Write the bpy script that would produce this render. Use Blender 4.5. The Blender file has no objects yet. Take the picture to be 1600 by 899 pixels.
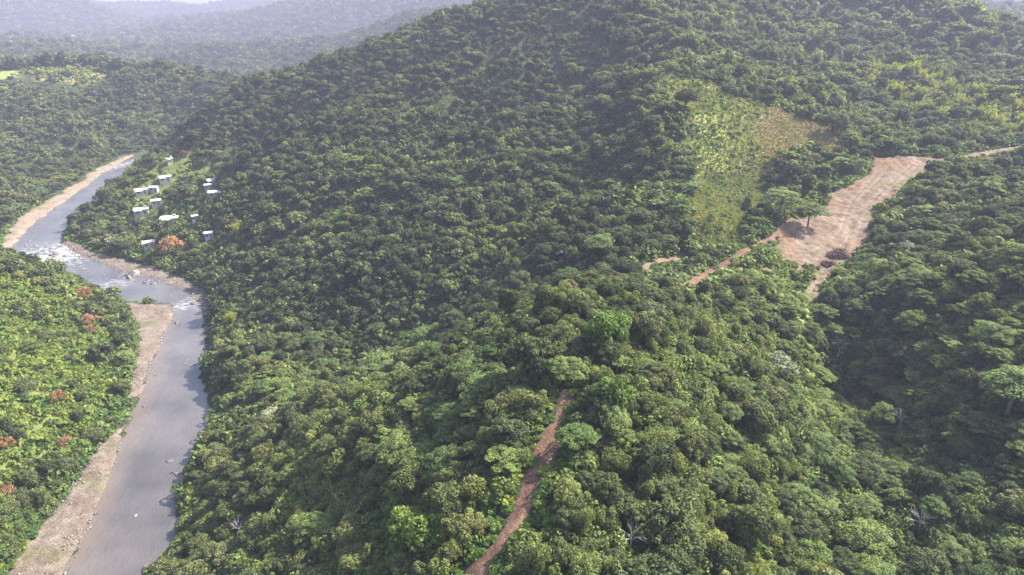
import bpy, bmesh, math, random
import numpy as np
from mathutils import Vector, Matrix
from mathutils.geometry import delaunay_2d_cdt

# ------------------------------------------------------------------ camera, sky, sun, exposure
scene = bpy.context.scene
COL = scene.collection
HC = 132.0                      # drone height above the river (m)
PITCH = math.radians(23.0)      # camera looks down by this much
FPX = 1067.0                    # focal length in photo pixels (24 mm equivalent)
cam_d = bpy.data.cameras.new('camera'); cam_d.sensor_width = 36.0; cam_d.lens = 36.0 * FPX / 1600.0
cam_d.clip_start = 0.5; cam_d.clip_end = 60000.0
cam = bpy.data.objects.new('camera', cam_d); COL.objects.link(cam)
cam.location = (0, 0, HC); cam.rotation_euler = (math.pi / 2 - PITCH, 0, 0)
scene.camera = cam

SUN_AZ = math.radians(64.0)     # clockwise from straight ahead (+Y): light comes from ahead on the right
SUN_EL = math.radians(43.0)
world = bpy.data.worlds.new('World'); scene.world = world; world.use_nodes = True
wn = world.node_tree; wn.nodes.clear()
sky = wn.nodes.new('ShaderNodeTexSky'); sky.sky_type = 'NISHITA'; sky.sun_disc = False
sky.sun_elevation = SUN_EL; sky.sun_rotation = SUN_AZ
sky.air_density = 1.0; sky.dust_density = 3.0; sky.ozone_density = 1.0; sky.altitude = 100
bg = wn.nodes.new('ShaderNodeBackground'); bg.inputs['Strength'].default_value = 0.13
wo = wn.nodes.new('ShaderNodeOutputWorld')
wn.links.new(sky.outputs[0], bg.inputs[0]); wn.links.new(bg.outputs[0], wo.inputs[0])
sun_d = bpy.data.lights.new('sun', 'SUN'); sun_d.energy = 5.0; sun_d.angle = math.radians(1.2); sun_d.color = (1.0, 0.93, 0.79)
sun = bpy.data.objects.new('sun', sun_d); COL.objects.link(sun)
sdir = Vector((math.sin(SUN_AZ) * math.cos(SUN_EL), math.cos(SUN_AZ) * math.cos(SUN_EL), math.sin(SUN_EL)))
sun.rotation_euler = sdir.to_track_quat('Z', 'Y').to_euler(); sun.location = (300, 300, 400)
scene.view_settings.view_transform = 'Standard'; scene.view_settings.look = 'None'
scene.view_settings.gamma = 1.0; scene.view_settings.use_curve_mapping = False
scene.view_settings.exposure = 2.1
scene.cycles.use_denoising = True
try:
    scene.cycles.denoising_input_passes = 'RGB_ALBEDO_NORMAL'
except Exception:
    pass
scene.cycles.max_bounces = 5; scene.cycles.diffuse_bounces = 3; scene.cycles.glossy_bounces = 2
scene.cycles.transmission_bounces = 3; scene.cycles.volume_bounces = 0; scene.cycles.transparent_max_bounces = 4
scene.cycles.use_adaptive_sampling = False
HAZE_DENSITY = 0.00025

random.seed(7); RNG = np.random.default_rng(11)

# ------------------------------------------------------------------ numeric helpers
CT, ST = math.cos(PITCH), math.sin(PITCH)
def ray(px, py):
    u = (np.asarray(px, float) - 800.0) / FPX; v = (449.5 - np.asarray(py, float)) / FPX
    return u, CT + v * ST, -ST + v * CT          # per metre of depth
def at_z(px, py, z):
    x, y, dz = ray(px, py); d = (HC - z) / (-dz); return x * d, y * d, z
def at_d(px, py, d):
    x, y, dz = ray(px, py); return x * d, y * d, HC + dz * d
def project(x, y, z):
    """world -> photo pixel and depth"""
    zz = z - HC
    d = y * CT - zz * ST; up = y * ST + zz * CT
    d = np.maximum(d, 0.1)
    return 800 + FPX * x / d, 449.5 - FPX * up / d, d

def _h2(ix, iy, seed):
    n = (ix.astype(np.int64) * 374761393 + iy.astype(np.int64) * 668265263 + seed * 1442695041) & 0x7fffffff
    n = ((n ^ (n >> 13)) * 1274126177) & 0x7fffffff
    return ((n ^ (n >> 16)) & 0xffff) / 65535.0
def vnoise(x, y, seed=0):
    x = np.asarray(x, float); y = np.asarray(y, float)
    ix = np.floor(x); iy = np.floor(y); fx = x - ix; fy = y - iy
    fx = fx * fx * (3 - 2 * fx); fy = fy * fy * (3 - 2 * fy)
    a = _h2(ix, iy, seed); b = _h2(ix + 1, iy, seed); c = _h2(ix, iy + 1, seed); d = _h2(ix + 1, iy + 1, seed)
    return (a * (1 - fx) + b * fx) * (1 - fy) + (c * (1 - fx) + d * fx) * fy
def fbm(x, y, octv=4, seed=0):
    s = 0; a = 0.5
    for k in range(octv):
        s = s + a * (vnoise(x * 2 ** k, y * 2 ** k, seed + 17 * k) - 0.5); a *= 0.5
    return s * 2                                    # about -1..1
def sstep(a, b, x):
    t = np.clip((x - a) / (b - a), 0, 1); return t * t * (3 - 2 * t)
def inpoly(x, y, P):
    x = np.asarray(x); y = np.asarray(y); ins = np.zeros(x.shape, bool)
    n = len(P)
    for i in range(n):
        x0, y0 = P[i]; x1, y1 = P[(i + 1) % n]
        if y0 == y1: continue
        c = ((y0 > y) != (y1 > y)) & (x < (x1 - x0) * (y - y0) / (y1 - y0) + x0)
        ins ^= c
    return ins
def dist_line(x, y, P, closed=False):
    x = np.asarray(x, float); y = np.asarray(y, float); best = np.full(x.shape, 1e9)
    n = len(P)
    for i in range(n if closed else n - 1):
        x0, y0 = P[i]; x1, y1 = P[(i + 1) % n]
        dx, dy = x1 - x0, y1 - y0; L = dx * dx + dy * dy + 1e-9
        t = np.clip(((x - x0) * dx + (y - y0) * dy) / L, 0, 1)
        best = np.minimum(best, np.hypot(x - x0 - t * dx, y - y0 - t * dy))
    return best
def sdist(x, y, P):
    """signed distance, positive inside"""
    d = dist_line(x, y, P, True); return np.where(inpoly(x, y, P), d, -d)
def resample(P, step):
    out = []
    P = [np.array(p, float) for p in P]
    for a, b in zip(P[:-1], P[1:]):
        n = max(1, int(np.linalg.norm(b[:2] - a[:2]) / step))
        for k in range(n): out.append(a + (b - a) * k / n)
    out.append(P[-1]); return np.array(out)
def smooth(P, it=2):
    P = np.array(P, float)
    for _ in range(it):
        Q = P.copy(); Q[1:-1] = 0.25 * P[:-2] + 0.5 * P[1:-1] + 0.25 * P[2:]; P = Q
    return P

# ------------------------------------------------------------------ river banks (photo pixels, water level z = 0)
BANKS = [((60, 960), (175, 960)), ((75, 935), (200, 930)), ((100, 899), (228, 899)), ((130, 840), (284, 835)), ((165, 770), (276, 785)),
         ((180, 710), (300, 715)), ((203, 645), (328, 670)), ((225, 600), (331, 620)), ((245, 550), (319, 570)), ((258, 515), (322, 525)),
         ((276, 490), (318, 487)), ((268, 474), (300, 463)), ((215, 472), (272, 447)), ((175, 468), (232, 432)), ((140, 450), (195, 424)),
         ((112, 430), (160, 412)), ((70, 412), (118, 398)), ((28, 396), (96, 380)), ((22, 384), (100, 362)), ((40, 360), (125, 338)),
         ((74, 334), (155, 312)), ((106, 312), (178, 288)), ((136, 290), (196, 268)), ((162, 269), (222, 252)), ((198, 249), (242, 240)),
         ((232, 238), (262, 234))]
BL = np.array([at_z(*b[0], 0)[:2] for b in BANKS]); BR = np.array([at_z(*b[1], 0)[:2] for b in BANKS])
RIVER = [tuple(p) for p in BL] + [tuple(p) for p in BR[::-1]]
def W0(pts, z=0.6): return [tuple(float(c) for c in at_z(px, py, z)[:2]) for px, py in pts]
BAR_NEAR = W0([b[0] for b in BANKS[1:12]] + [(190, 472), (195, 482), (212, 505), (216, 540), (208, 570), (198, 610), (202, 640), (182, 670), (150, 705), (122, 742), (108, 765), (70, 815), (40, 855), (8, 905), (-15, 940)])
BAR_FAR = W0([b[0] for b in BANKS[17:25]] + [(215, 240), (185, 247), (150, 265), (125, 284), (112, 292), (85, 307), (45, 329), (14, 356), (3, 380), (2, 398)])
BAR_RIGHT = W0([b[1] for b in BANKS[8:18]] + [(108, 374), (128, 384), (150, 396), (180, 402), (220, 411), (262, 424), (302, 440), (326, 462), (330, 482), (333, 520), (330, 560)])

# ------------------------------------------------------------------ terrain from control points
C = []
for p in BL: C.append((p[0], p[1], 0.3))
for p in BR: C.append((p[0], p[1], 0.3))
for a, b in zip(BL, BR): C.append(((a[0] + b[0]) / 2, (a[1] + b[1]) / 2, -0.6))
for P_ in (BAR_NEAR[11:], BAR_FAR[8:], BAR_RIGHT[10:]):
    for p in P_: C.append((p[0], p[1], 1.0))
Dp = [  # (px, py, depth) of the bare ground
 # near ridge and its track
 (746, 899, 101), (801, 847, 106), (823, 775, 112), (852, 715, 119), (872, 662, 125), (886, 628, 131), (900, 560, 145), (950, 500, 158), (970, 470, 170),
 (1000, 899, 104), (1100, 899, 109), (1250, 899, 121), (1400, 899, 131), (1600, 899, 127), (950, 760, 115), (1050, 700, 124), (1100, 600, 146), (1200, 600, 161), (1200, 760, 133), (1050, 500, 172),
 (1290, 640, 203), (1330, 740, 171), (1400, 750, 150), (1250, 520, 197), (1400, 480, 206), (1500, 640, 165), (1600, 700, 148), (1600, 560, 164), (1580, 450, 192), (1480, 400, 228),
 # left flank of the near ridge
 (650, 899, 117), (500, 899, 136), (380, 899, 152), (650, 760, 137), (500, 760, 163), (330, 830, 178), (800, 600, 150), (760, 545, 168), (700, 575, 174), (560, 640, 181), (400, 760, 183),
 (850, 500, 172), (900, 470, 175),
 # gully behind it, then the main slope
 (860, 462, 240), (700, 515, 260), (560, 565, 256), (400, 640, 228), (950, 432, 232),
 (900, 398, 250), (1030, 412, 240), (800, 400, 272), (600, 430, 278), (450, 500, 272), (380, 420, 322), (350, 560, 252), (500, 360, 325), (650, 320, 345), (800, 300, 342), (900, 300, 330), (960, 330, 312), (950, 250, 362), (930, 180, 415), (1065, 330, 268), (1060, 260, 298), (1040, 190, 338), (880, 230, 385), (700, 240, 400),
 (350, 320, 395), (270, 380, 380), (210, 380, 385), (190, 330, 420), (240, 300, 438), (330, 290, 440), (330, 350, 385), (230, 270, 470), (280, 250, 495), (230, 340, 405),
 (450, 250, 435), (600, 200, 445), (750, 180, 430), (870, 150, 430), (700, 100, 515), (850, 80, 495), (930, 40, 500), (500, 150, 530), (380, 190, 520),
 # sky line of the main ridge
 (252, 250, 528), (330, 178, 560), (400, 138, 582), (480, 115, 592), (560, 90, 602), (660, 46, 602), (740, 15, 602), (850, -25, 605), (950, -55, 610), (1100, -50, 640), (1300, -35, 660), (1450, -8, 650),
 (1500, 18, 605), (1542, 48, 565), (1600, 90, 525), (1700, 120, 480),
 # right-hand spur with the grass, the clearing, the valley behind
 (1010, 128, 388), (1080, 135, 384), (1150, 152, 382), (1220, 170, 374), (1280, 192, 366), (1340, 226, 350), (1140, 240, 336), (1150, 330, 287), (1060, 400, 252), (1220, 250, 336), (1250, 290, 318),
 (1085, 440, 229), (1160, 400, 246), (1230, 345, 274), (1180, 420, 238), (1280, 450, 229), (1305, 395, 252), (1290, 340, 280), (1360, 290, 306), (1400, 250, 331), (1470, 248, 333), (1330, 360, 268), (1420, 300, 296),
 (1535, 240, 341), (1600, 230, 349), (1500, 330, 274), (1600, 330, 258), (1560, 290, 308), (1580, 262, 330),
 (1300, 150, 442), (1200, 105, 500), (1100, 55, 530), (1250, 25, 600), (1400, 65, 570), (1450, 150, 452), (1550, 200, 402), (1400, 115, 500), (1580, 160, 430), (1340, 190, 400), (1000, 60, 480),
 # near-left hill
 (0, 780, 186), (0, 700, 196), (0, 600, 214), (0, 480, 258), (0, 420, 292), (60, 436, 303), (120, 462, 305), (100, 560, 252), (80, 680, 213), (-150, 500, 215), (-150, 700, 160), (-120, 420, 255), (160, 560, 262),
 # hill across the river
 (0, 300, 500), (0, 250, 560), (100, 250, 585), (0, 150, 700), (0, 108, 775), (80, 100, 790), (160, 101, 800), (250, 112, 790), (380, 136, 740), (200, 170, 705), (300, 200, 700), (100, 200, 640), (-150, 200, 600), (-150, 90, 780), (250, 200, 680), (320, 160, 715),
 # ridges far behind: crest and foot of each
 (230, 92, 1480), (330, 80, 1500), (400, 66, 1500), (470, 58, 1490), (560, 45, 1480), (640, 35, 1480), (720, 25, 1480), (330, 104, 1330), (400, 100, 1340), (470, 94, 1340), (560, 84, 1330), (0, 76, 1500), (60, 80, 1480), (130, 84, 1470), (-100, 70, 1500), (60, 98, 1330),
 (140, 66, 2300), (200, 62, 2350), (300, 50, 2400), (350, 38, 2400), (420, 26, 2400), (520, 8, 2400), (620, -10, 2400), (720, -24, 2400), (250, 78, 2150), (350, 70, 2160), (450, 54, 2180), (560, 38, 2180),
 (-200, -50, 3000), (-60, -30, 3000), (0, -20, 3000), (60, -6, 3000), (110, 4, 3020), (150, 16, 3050), (190, 34, 3000), (0, 66, 2600), (80, 66, 2620), (150, 58, 2700), (-200, 60, 2600),
 (190, 14, 4100), (230, 6, 4200), (270, 3, 4200), (330, 10, 4200), (380, 2, 4100), (450, -12, 4100), (240, 46, 3500), (330, 36, 3500),
 (1560, 12, 1250), (1600, 10, 1250), (1520, 25, 1000), (1700, -5, 1300), (1620, 45, 900), (1400, 12, 1300)]
for px, py, d in Dp: C.append(tuple(float(c) for c in at_d(px, py, d)))
C += [(0, 0, 52), (5, 40, 58), (10, -100, 45), (-60, 30, 22), (-95, 40, 0.3), (-120, 0, 0.3), (-140, -100, 0.3), (-190, 20, 25), (-170, 60, 14), (-230, 100, 45), (-230, -100, 40), (80, 20, 38), (160, 20, 34), (260, 40, 55), (200, -120, 35),
      (330, 150, 75), (330, 250, 70), (420, 380, 80), (560, 520, 95), (480, 250, 90), (420, 0, 80), (-420, 300, 60), (-560, 420, 80), (-480, 120, 80), (-700, 700, 75),
      (-330, 660, 5), (-250, 700, 4), (-160, 760, 4), (-80, 840, 6), (-420, 860, 28), (-250, 860, 15), (-600, 900, 35), (0, 760, 60), (150, 820, 90), (350, 850, 80), (550, 800, 50), (700, 700, 60), (480, 720, 75),
      (-900, 1850, 2), (-500, 1850, 2), (-200, 1850, 2), (300, 1800, 30), (700, 1050, 30), (-1900, 3600, 5), (-2600, 4500, 8), (-1500, 4900, 5), (0, 4900, 5), (-500, 1080, 2), (-250, 1050, 2), (-800, 1150, 5),
      (1200, 1600, 40), (1800, 1000, 60), (-1600, 1000, 80), (-2200, 1800, 90), (-1000, 600, 90), (1000, 300, 90), (0, -600, 60), (-800, -500, 80), (800, -500, 90)]
for k in range(24):
    a = 2 * math.pi * k / 24; C.append((8500 * math.sin(a), 8500 * math.cos(a), 22 + 14 * math.sin(5 * a)))
    C.append((14000 * math.sin(a), 14000 * math.cos(a), 6.0))
C = np.array(C)
_k = {}
for i, p in enumerate(C): _k[(round(p[0] / 2), round(p[1] / 2))] = i
C = C[sorted(_k.values())]
def _phi(r2): return -np.sqrt(r2 + 9.0 ** 2)
A_ = _phi((C[:, None, 0] - C[None, :, 0]) ** 2 + (C[:, None, 1] - C[None, :, 1]) ** 2)
A_[np.diag_indices(len(C))] += -0.0
N_ = len(C); M_ = np.ones((N_ + 1, N_ + 1)); M_[:N_, :N_] = A_ + np.eye(N_) * 1.0; M_[N_, N_] = 0
WT = np.linalg.solve(M_, np.append(C[:, 2], 0.0))
def rbf(x, y):
    sh = np.shape(x); x = np.ravel(x).astype(float); y = np.ravel(y).astype(float); out = np.full(x.shape, WT[N_])
    for i in range(N_): out += WT[i] * _phi((x - C[i, 0]) ** 2 + (y - C[i, 1]) ** 2)
    return out.reshape(sh)

def lines(lo, hi, step, far_lo, far_hi, grow=1.09):
    mid = list(np.arange(lo, hi + 0.1, step)); s = step; v = mid[-1]
    while v < far_hi: s *= grow; v += s; mid.append(v)
    s = step; v = mid[0]; pre = []
    while v > far_lo: s *= grow; v -= s; pre.append(v)
    return np.array(pre[::-1] + mid)
GX = lines(-440, 470, 3.0, -14000, 14000, 1.028); GY = lines(40, 720, 3.0, -3000, 16000, 1.02)
XX, YY = np.meshgrid(GX, GY, indexing='ij')
RR = np.hypot(XX, YY)
HH = rbf(XX, YY)
RD = sdist(XX, YY, RIVER)                                  # positive in the water
away = sstep(6, 60, -RD)
gul = sstep(200, 290, YY) * sstep(640, 540, YY) * sstep(130, 40, XX - 0.12 * YY) * away   # gullies run down the river face
ac = 0.52 * XX - 0.85 * YY; al = 0.85 * XX + 0.52 * YY
HH += gul * 24 * (0.40 - np.abs(fbm(ac / 62 + 0.25 * fbm(al / 60, ac / 60, 2, 5), al / 260, 3, 21)) * 1.7)
HH += away * 4.0 * fbm(XX / 100, YY / 100, 2, 13) * (1 - sstep(700, 900, RR))
HH += away * 2.6 * fbm(XX / 45, YY / 45, 3, 3) * (1 - 0.5 * sstep(500, 900, RR))
farw = sstep(780, 1250, RR)
rdg = 1 - np.abs(2 * fbm(XX / 520, YY / 520, 4, 9))
HH += farw * 22 * (rdg - 0.55) * (1 - sstep(7000, 11000, RR))
rw = sstep(60, 140, XX) * sstep(390, 450, YY) * sstep(760, 640, YY)          # folds of the upper right flank
HH += rw * 13 * (0.42 - np.abs(fbm((0.8 * XX + 0.6 * YY) / 70, (0.6 * XX - 0.8 * YY) / 170, 3, 41)) * 1.7)
HH += farw * 22 * (0.4 - np.abs(fbm(XX / 210, YY / 210, 3, 55)) * 1.7) * (1 - sstep(7000, 11000, RR))
HH += farw * 9 * fbm(XX / 120, YY / 120, 3, 31) * (1 - sstep(7000, 11000, RR))
HH = np.where(RD < 0, np.maximum(HH, 0.12 + np.minimum(-RD, 6) * 0.07), np.minimum(HH, -0.05 - np.minimum(RD, 8) * 0.16))
for _P in (BAR_NEAR, BAR_FAR, BAR_RIGHT):
    _s = np.full(HH.shape, -99.0); _a = np.array(_P); _m = (XX > _a[:, 0].min() - 20) & (XX < _a[:, 0].max() + 20) & (YY > _a[:, 1].min() - 20) & (YY < _a[:, 1].max() + 20)
    _s[_m] = sdist(XX[_m], YY[_m], _P); _w = sstep(-4, 1.5, _s); HH = HH * (1 - _w) + np.clip(HH, -9, 1.0) * _w
def Hgrid(x, y, G=None):
    G = HH if G is None else G
    x = np.asarray(x, float); y = np.asarray(y, float)
    i = np.clip(np.searchsorted(GX, x) - 1, 0, len(GX) - 2); j = np.clip(np.searchsorted(GY, y) - 1, 0, len(GY) - 2)
    fx = np.clip((x - GX[i]) / (GX[i + 1] - GX[i]), 0, 1); fy = np.clip((y - GY[j]) / (GY[j + 1] - GY[j]), 0, 1)
    return (G[i, j] * (1 - fx) + G[i + 1, j] * fx) * (1 - fy) + (G[i, j + 1] * (1 - fx) + G[i + 1, j + 1] * fx) * fy
def hit(px, py, lift=0.0, d0=60.0):
    """ground point seen at a photo pixel"""
    ux, uy, uz = ray(px, py)
    d = np.concatenate([np.arange(d0, 900, 0.8), np.arange(900, 5000, 6)])
    below = HC + uz * d < Hgrid(ux * d, uy * d) + lift
    k = int(np.argmax(below)) if below.any() else len(d) - 1
    dd = d[k]; x, y = float(ux * dd), float(uy * dd); return x, y, float(Hgrid(x, y))
def hits(pts, lift=0.0): return [hit(px, py, lift)[:2] for px, py in pts]

# ------------------------------------------------------------------ bare earth, grass and field outlines, draped on the terrain
def crop8(pts): return [(980 + a / 3.2, 200 + b / 3.2) for a, b in pts]
CLEARING = hits(crop8([(1215, 142), (1400, 140), (1560, 146), (1500, 235), (1420, 265), (1380, 310), (1340, 350), (1250, 400), (1220, 490), (1235, 540), (1185, 600), (1145, 660), (1065, 690),
            (1045, 730), (985, 790), (965, 880), (870, 870), (875, 800), (920, 740), (950, 700), (880, 692), (800, 672), (715, 605), (740, 560), (790, 500), (835, 450), (885, 440), (930, 420), (985, 395), (1000, 330), (1100, 290), (1180, 240), (1215, 190)]))
def ribbon(pts, widths, step=1.0):
    P = resample(smooth(resample([np.array([p[0], p[1], w]) for p, w in zip(pts, widths)], 4.0), 3), step)
    L, R_ = [], []
    for i in range(len(P)):
        t = P[min(i + 1, len(P) - 1), :2] - P[max(i - 1, 0), :2]; t /= np.linalg.norm(t) + 1e-9
        n = np.array([-t[1], t[0]]); w = P[i, 2] * (1 + 0.25 * math.sin(i * 0.9) * math.sin(i * 0.37 + 1))
        L.append(tuple(P[i, :2] + n * w)); R_.append(tuple(P[i, :2] - n * w))
    return P[:, :2], L + R_[::-1]
TR_PX = [(735, 912), (746, 897), (775, 872), (801, 847), (814, 801), (823, 772), (848, 737), (853, 700), (870, 662), (886, 628), (891, 606)]
TRACK_C, TRACK = ribbon(hits(TR_PX), [2.6, 2.6, 2.6, 2.4, 2.0, 1.9, 2.8, 2.6, 2.1, 2.0, 1.7])
def tr(name, cr, w): return (name,) + ribbon(hits(crop8(cr)), w)
SIDE = [tr('dirt_track', [(830, 455), (760, 535), (650, 582), (570, 632), (470, 690), (380, 735), (290, 800)], [2.4, 2.3, 2.0, 2.4, 2.8, 3.2, 3.6]),
        tr('dirt_track', [(520, 712), (620, 718), (720, 718), (840, 716), (900, 700)], [1.2, 1.5, 1.5, 1.4, 1.6]),
        tr('dirt_track', [(300, 632), (200, 655), (130, 680), (70, 712)], [1.9, 2.4, 2.1, 1.8]),
        tr('dirt_track', [(850, 318), (930, 305), (1000, 290), (1075, 258)], [1.4, 1.5, 1.6, 1.6]),
        tr('dirt_track', [(1540, 170), (1640, 155), (1760, 130), (1900, 105), (2000, 90)], [4.0, 2.2, 2.6, 2.6, 2.2]),
        tr('dirt_track', [(-200, 634), (-225, 636), (-260, 632)], [1.2, 1.3, 1.0])]
DIRT = [TRACK, CLEARING] + [s[2] for s in SIDE]
GRASS_A = hits([(990, 124), (1060, 124), (1150, 153), (1280, 194), (1330, 228), (1305, 240), (1255, 228), (1215, 255), (1195, 290), (1180, 330), (1165, 385), (1080, 398), (1068, 330), (1080, 260), (1078, 200), (1045, 160)])
def wob(P, a=7.0):
    B = resample(list(P) + [P[0]], 3.0)[:-1, :2]; return [(float(x + a * fbm(np.array([x / 11]), np.array([y / 11]), 2, 201)[0]), float(y + a * fbm(np.array([x / 11]), np.array([y / 11]), 2, 202)[0])) for x, y in B]
GRASS_A = wob(GRASS_A)
GRASS_B = hits([(1160, 378), (1210, 390), (1250, 415), (1235, 430), (1150, 428), (1140, 410)])
SUNNY = hits([(-30, 428), (40, 444), (100, 468), (150, 500), (185, 520), (188, 600), (150, 680), (80, 750), (0, 790), (-40, 790)])
FIELD = hits([(36, 108), (90, 105), (160, 107), (178, 121), (130, 134), (60, 128)])
FIELD2 = hits([(-10, 112), (28, 110), (32, 122), (-10, 126)])
VILLAGE = hits([(200, 262), (270, 236), (345, 262), (352, 318), (300, 352), (262, 400), (215, 398), (190, 345), (196, 300)])

def soft(x, y, P, w):            # 1 inside, fading over w metres at the edge
    xs = [p[0] for p in P]; ys = [p[1] for p in P]; out = np.full(np.shape(x), -99.0)
    m = (x > min(xs) - 25) & (x < max(xs) + 25) & (y > min(ys) - 25) & (y < max(ys) + 25)
    if m.any(): out[m] = sdist(x[m], y[m], P)
    return out
low = np.zeros_like(HH)
for P in DIRT + [BAR_NEAR, BAR_FAR, BAR_RIGHT]: low = np.maximum(low, sstep(0.3, 3.0, soft(XX, YY, P, 1)))
HT = HH - 1.1 * low                                       # the terrain sheet dips under each laid surface

# ------------------------------------------------------------------ materials
def nt(name):
    m = bpy.data.materials.new(name); m.use_nodes = True; t = m.node_tree; t.nodes.clear(); return m, t
def N(t, kind, **kw):
    n = t.nodes.new(kind)
    for k, v in kw.items():
        if k.startswith('i_'): n.inputs[int(k[2:]) if k[2:].isdigit() else k[2:].replace('_', ' ')].default_value = v
        else: setattr(n, k, v)
    return n
def noise_node(t, scale, detail=4, rough=0.55, coord=None):
    n = N(t, 'ShaderNodeTexNoise'); n.inputs['Scale'].default_value = scale; n.inputs['Detail'].default_value = detail; n.inputs['Roughness'].default_value = rough
    if coord is None:
        g = N(t, 'ShaderNodeNewGeometry'); coord = g.outputs['Position']
    t.links.new(coord, n.inputs['Vector']); return n
def ramp(t, fac, stops):
    r = N(t, 'ShaderNodeValToRGB'); e = r.color_ramp.elements
    while len(e) < len(stops): e.new(0.5)
    for el, (p, c) in zip(e, stops): el.position = p; el.color = (*c, 1)
    t.links.new(fac, r.inputs[0]); return r.outputs[0]
def mix(t, fac, a, b, mode='MIX'):
    m = N(t, 'ShaderNodeMix', data_type='RGBA', blend_type=mode)
    for s, v in ((m.inputs[0], fac), (m.inputs[6], a), (m.inputs[7], b)):
        if hasattr(v, 'links'): t.links.new(v, s)
        elif isinstance(v, (int, float)): s.default_value = v
        else: s.default_value = (*v, 1)
    return m.outputs[2]
def principled(t, col, rough=0.8, spec=0.3, bump=None, bdist=0.1):
    b = N(t, 'ShaderNodeBsdfPrincipled')
    if hasattr(col, 'links'): t.links.new(col, b.inputs['Base Color'])
    else: b.inputs['Base Color'].default_value = (*col, 1)
    if hasattr(rough, 'links'): t.links.new(rough, b.inputs['Roughness'])
    else: b.inputs['Roughness'].default_value = rough
    b.inputs['Specular IOR Level'].default_value = spec
    if bump is not None:
        bn = N(t, 'ShaderNodeBump'); bn.inputs['Distance'].default_value = bdist; t.links.new(bump, bn.inputs['Height']); t.links.new(bn.outputs[0], b.inputs['Normal'])
    o = N(t, 'ShaderNodeOutputMaterial'); t.links.new(b.outputs[0], o.inputs[0]); return b
def attr(t, name, kind='GEOMETRY'):
    a = N(t, 'ShaderNodeAttribute'); a.attribute_name = name; a.attribute_type = kind; return a

def leaf_mat(name, c1, c2, transl=0.38, warm=(1.25, 1.2, 0.6), var=0.62):
    m, t = nt(name)
    oi = N(t, 'ShaderNodeObjectInfo')
    col = mix(t, oi.outputs['Random'], c1, c2)
    # broad drifts of tone over the hillside (species patches)
    n = noise_node(t, 0.018, 3)
    col = mix(t, 1.0, col, ramp(t, n.outputs[0], [(0.32, (0.66, 0.74, 0.78)), (0.5, (1.0, 1.0, 0.95)), (0.68, (1.32, 1.25, 1.0))]), 'MULTIPLY')
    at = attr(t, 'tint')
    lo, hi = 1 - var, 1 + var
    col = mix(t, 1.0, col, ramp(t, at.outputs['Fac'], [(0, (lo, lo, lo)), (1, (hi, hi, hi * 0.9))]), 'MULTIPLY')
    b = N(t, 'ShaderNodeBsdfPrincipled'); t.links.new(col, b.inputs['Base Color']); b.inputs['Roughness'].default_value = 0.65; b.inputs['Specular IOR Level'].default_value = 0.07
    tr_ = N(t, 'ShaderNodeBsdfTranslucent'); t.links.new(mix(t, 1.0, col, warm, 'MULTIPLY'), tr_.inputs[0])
    ms = N(t, 'ShaderNodeMixShader'); ms.inputs[0].default_value = transl
    t.links.new(b.outputs[0], ms.inputs[1]); t.links.new(tr_.outputs[0], ms.inputs[2])
    o = N(t, 'ShaderNodeOutputMaterial'); t.links.new(ms.outputs[0], o.inputs[0]); return m
LEAF = {
 'round': leaf_mat('leaves_mid_green', (0.084, 0.104, 0.050), (0.132, 0.148, 0.074)),
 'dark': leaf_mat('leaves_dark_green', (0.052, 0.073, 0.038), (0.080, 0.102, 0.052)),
 'umbrella': leaf_mat('leaves_bright_green', (0.078, 0.120, 0.044), (0.124, 0.160, 0.062)),
 'vine': leaf_mat('leaves_olive_vine', (0.088, 0.113, 0.050), (0.134, 0.154, 0.072)),
 'bamboo': leaf_mat('leaves_yellow_green', (0.160, 0.195, 0.045), (0.210, 0.225, 0.060), 0.35),
 'silver': leaf_mat('leaves_silvery', (0.13, 0.155, 0.105), (0.20, 0.22, 0.165), 0.15, (1, 1, 0.9)),
 'flame': leaf_mat('leaves_orange', (0.20, 0.105, 0.062), (0.26, 0.145, 0.088), 0.25, (1.1, 0.9, 0.8)),
 'brown': leaf_mat('leaves_brownish', (0.115, 0.100, 0.060), (0.145, 0.125, 0.078), 0.2, (1.1, 1, 0.8)),
 'shrub': leaf_mat('leaves_shrub', (0.090, 0.135, 0.036), (0.150, 0.185, 0.050), 0.35, (1.25, 1.2, 0.6), 0.45),
 'creeper': leaf_mat('leaves_creeper', (0.050, 0.094, 0.030), (0.082, 0.130, 0.040), 0.3),
 'grass': leaf_mat('grass_blades', (0.180, 0.215, 0.055), (0.250, 0.240, 0.085), 0.25, (1.1, 1.1, 0.7), 0.4),
 'drygrass': leaf_mat('dry_grass_blades', (0.190, 0.155, 0.092), (0.250, 0.195, 0.122), 0.2, (1.1, 1, 0.8), 0.4),
 'undershrub': leaf_mat('leaves_understorey', (0.066, 0.098, 0.038), (0.112, 0.140, 0.056)),
 'fresh': leaf_mat('leaves_fresh_green', (0.085, 0.138, 0.040), (0.108, 0.160, 0.050), 0.35),
}
def bark(name, c1, c2):
    m, t = nt(name); n = noise_node(t, 1.6); principled(t, ramp(t, n.outputs[0], [(0.3, c1), (0.7, c2)]), 0.9, 0.1, n.outputs[0], 0.05); return m
BARK = bark('bark_grey_brown', (0.10, 0.085, 0.065), (0.20, 0.18, 0.15)); PALE = bark('bark_pale', (0.24, 0.225, 0.20), (0.40, 0.385, 0.35)); TWIG = bark('twigs_grey', (0.22, 0.19, 0.16), (0.34, 0.30, 0.26))

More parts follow.
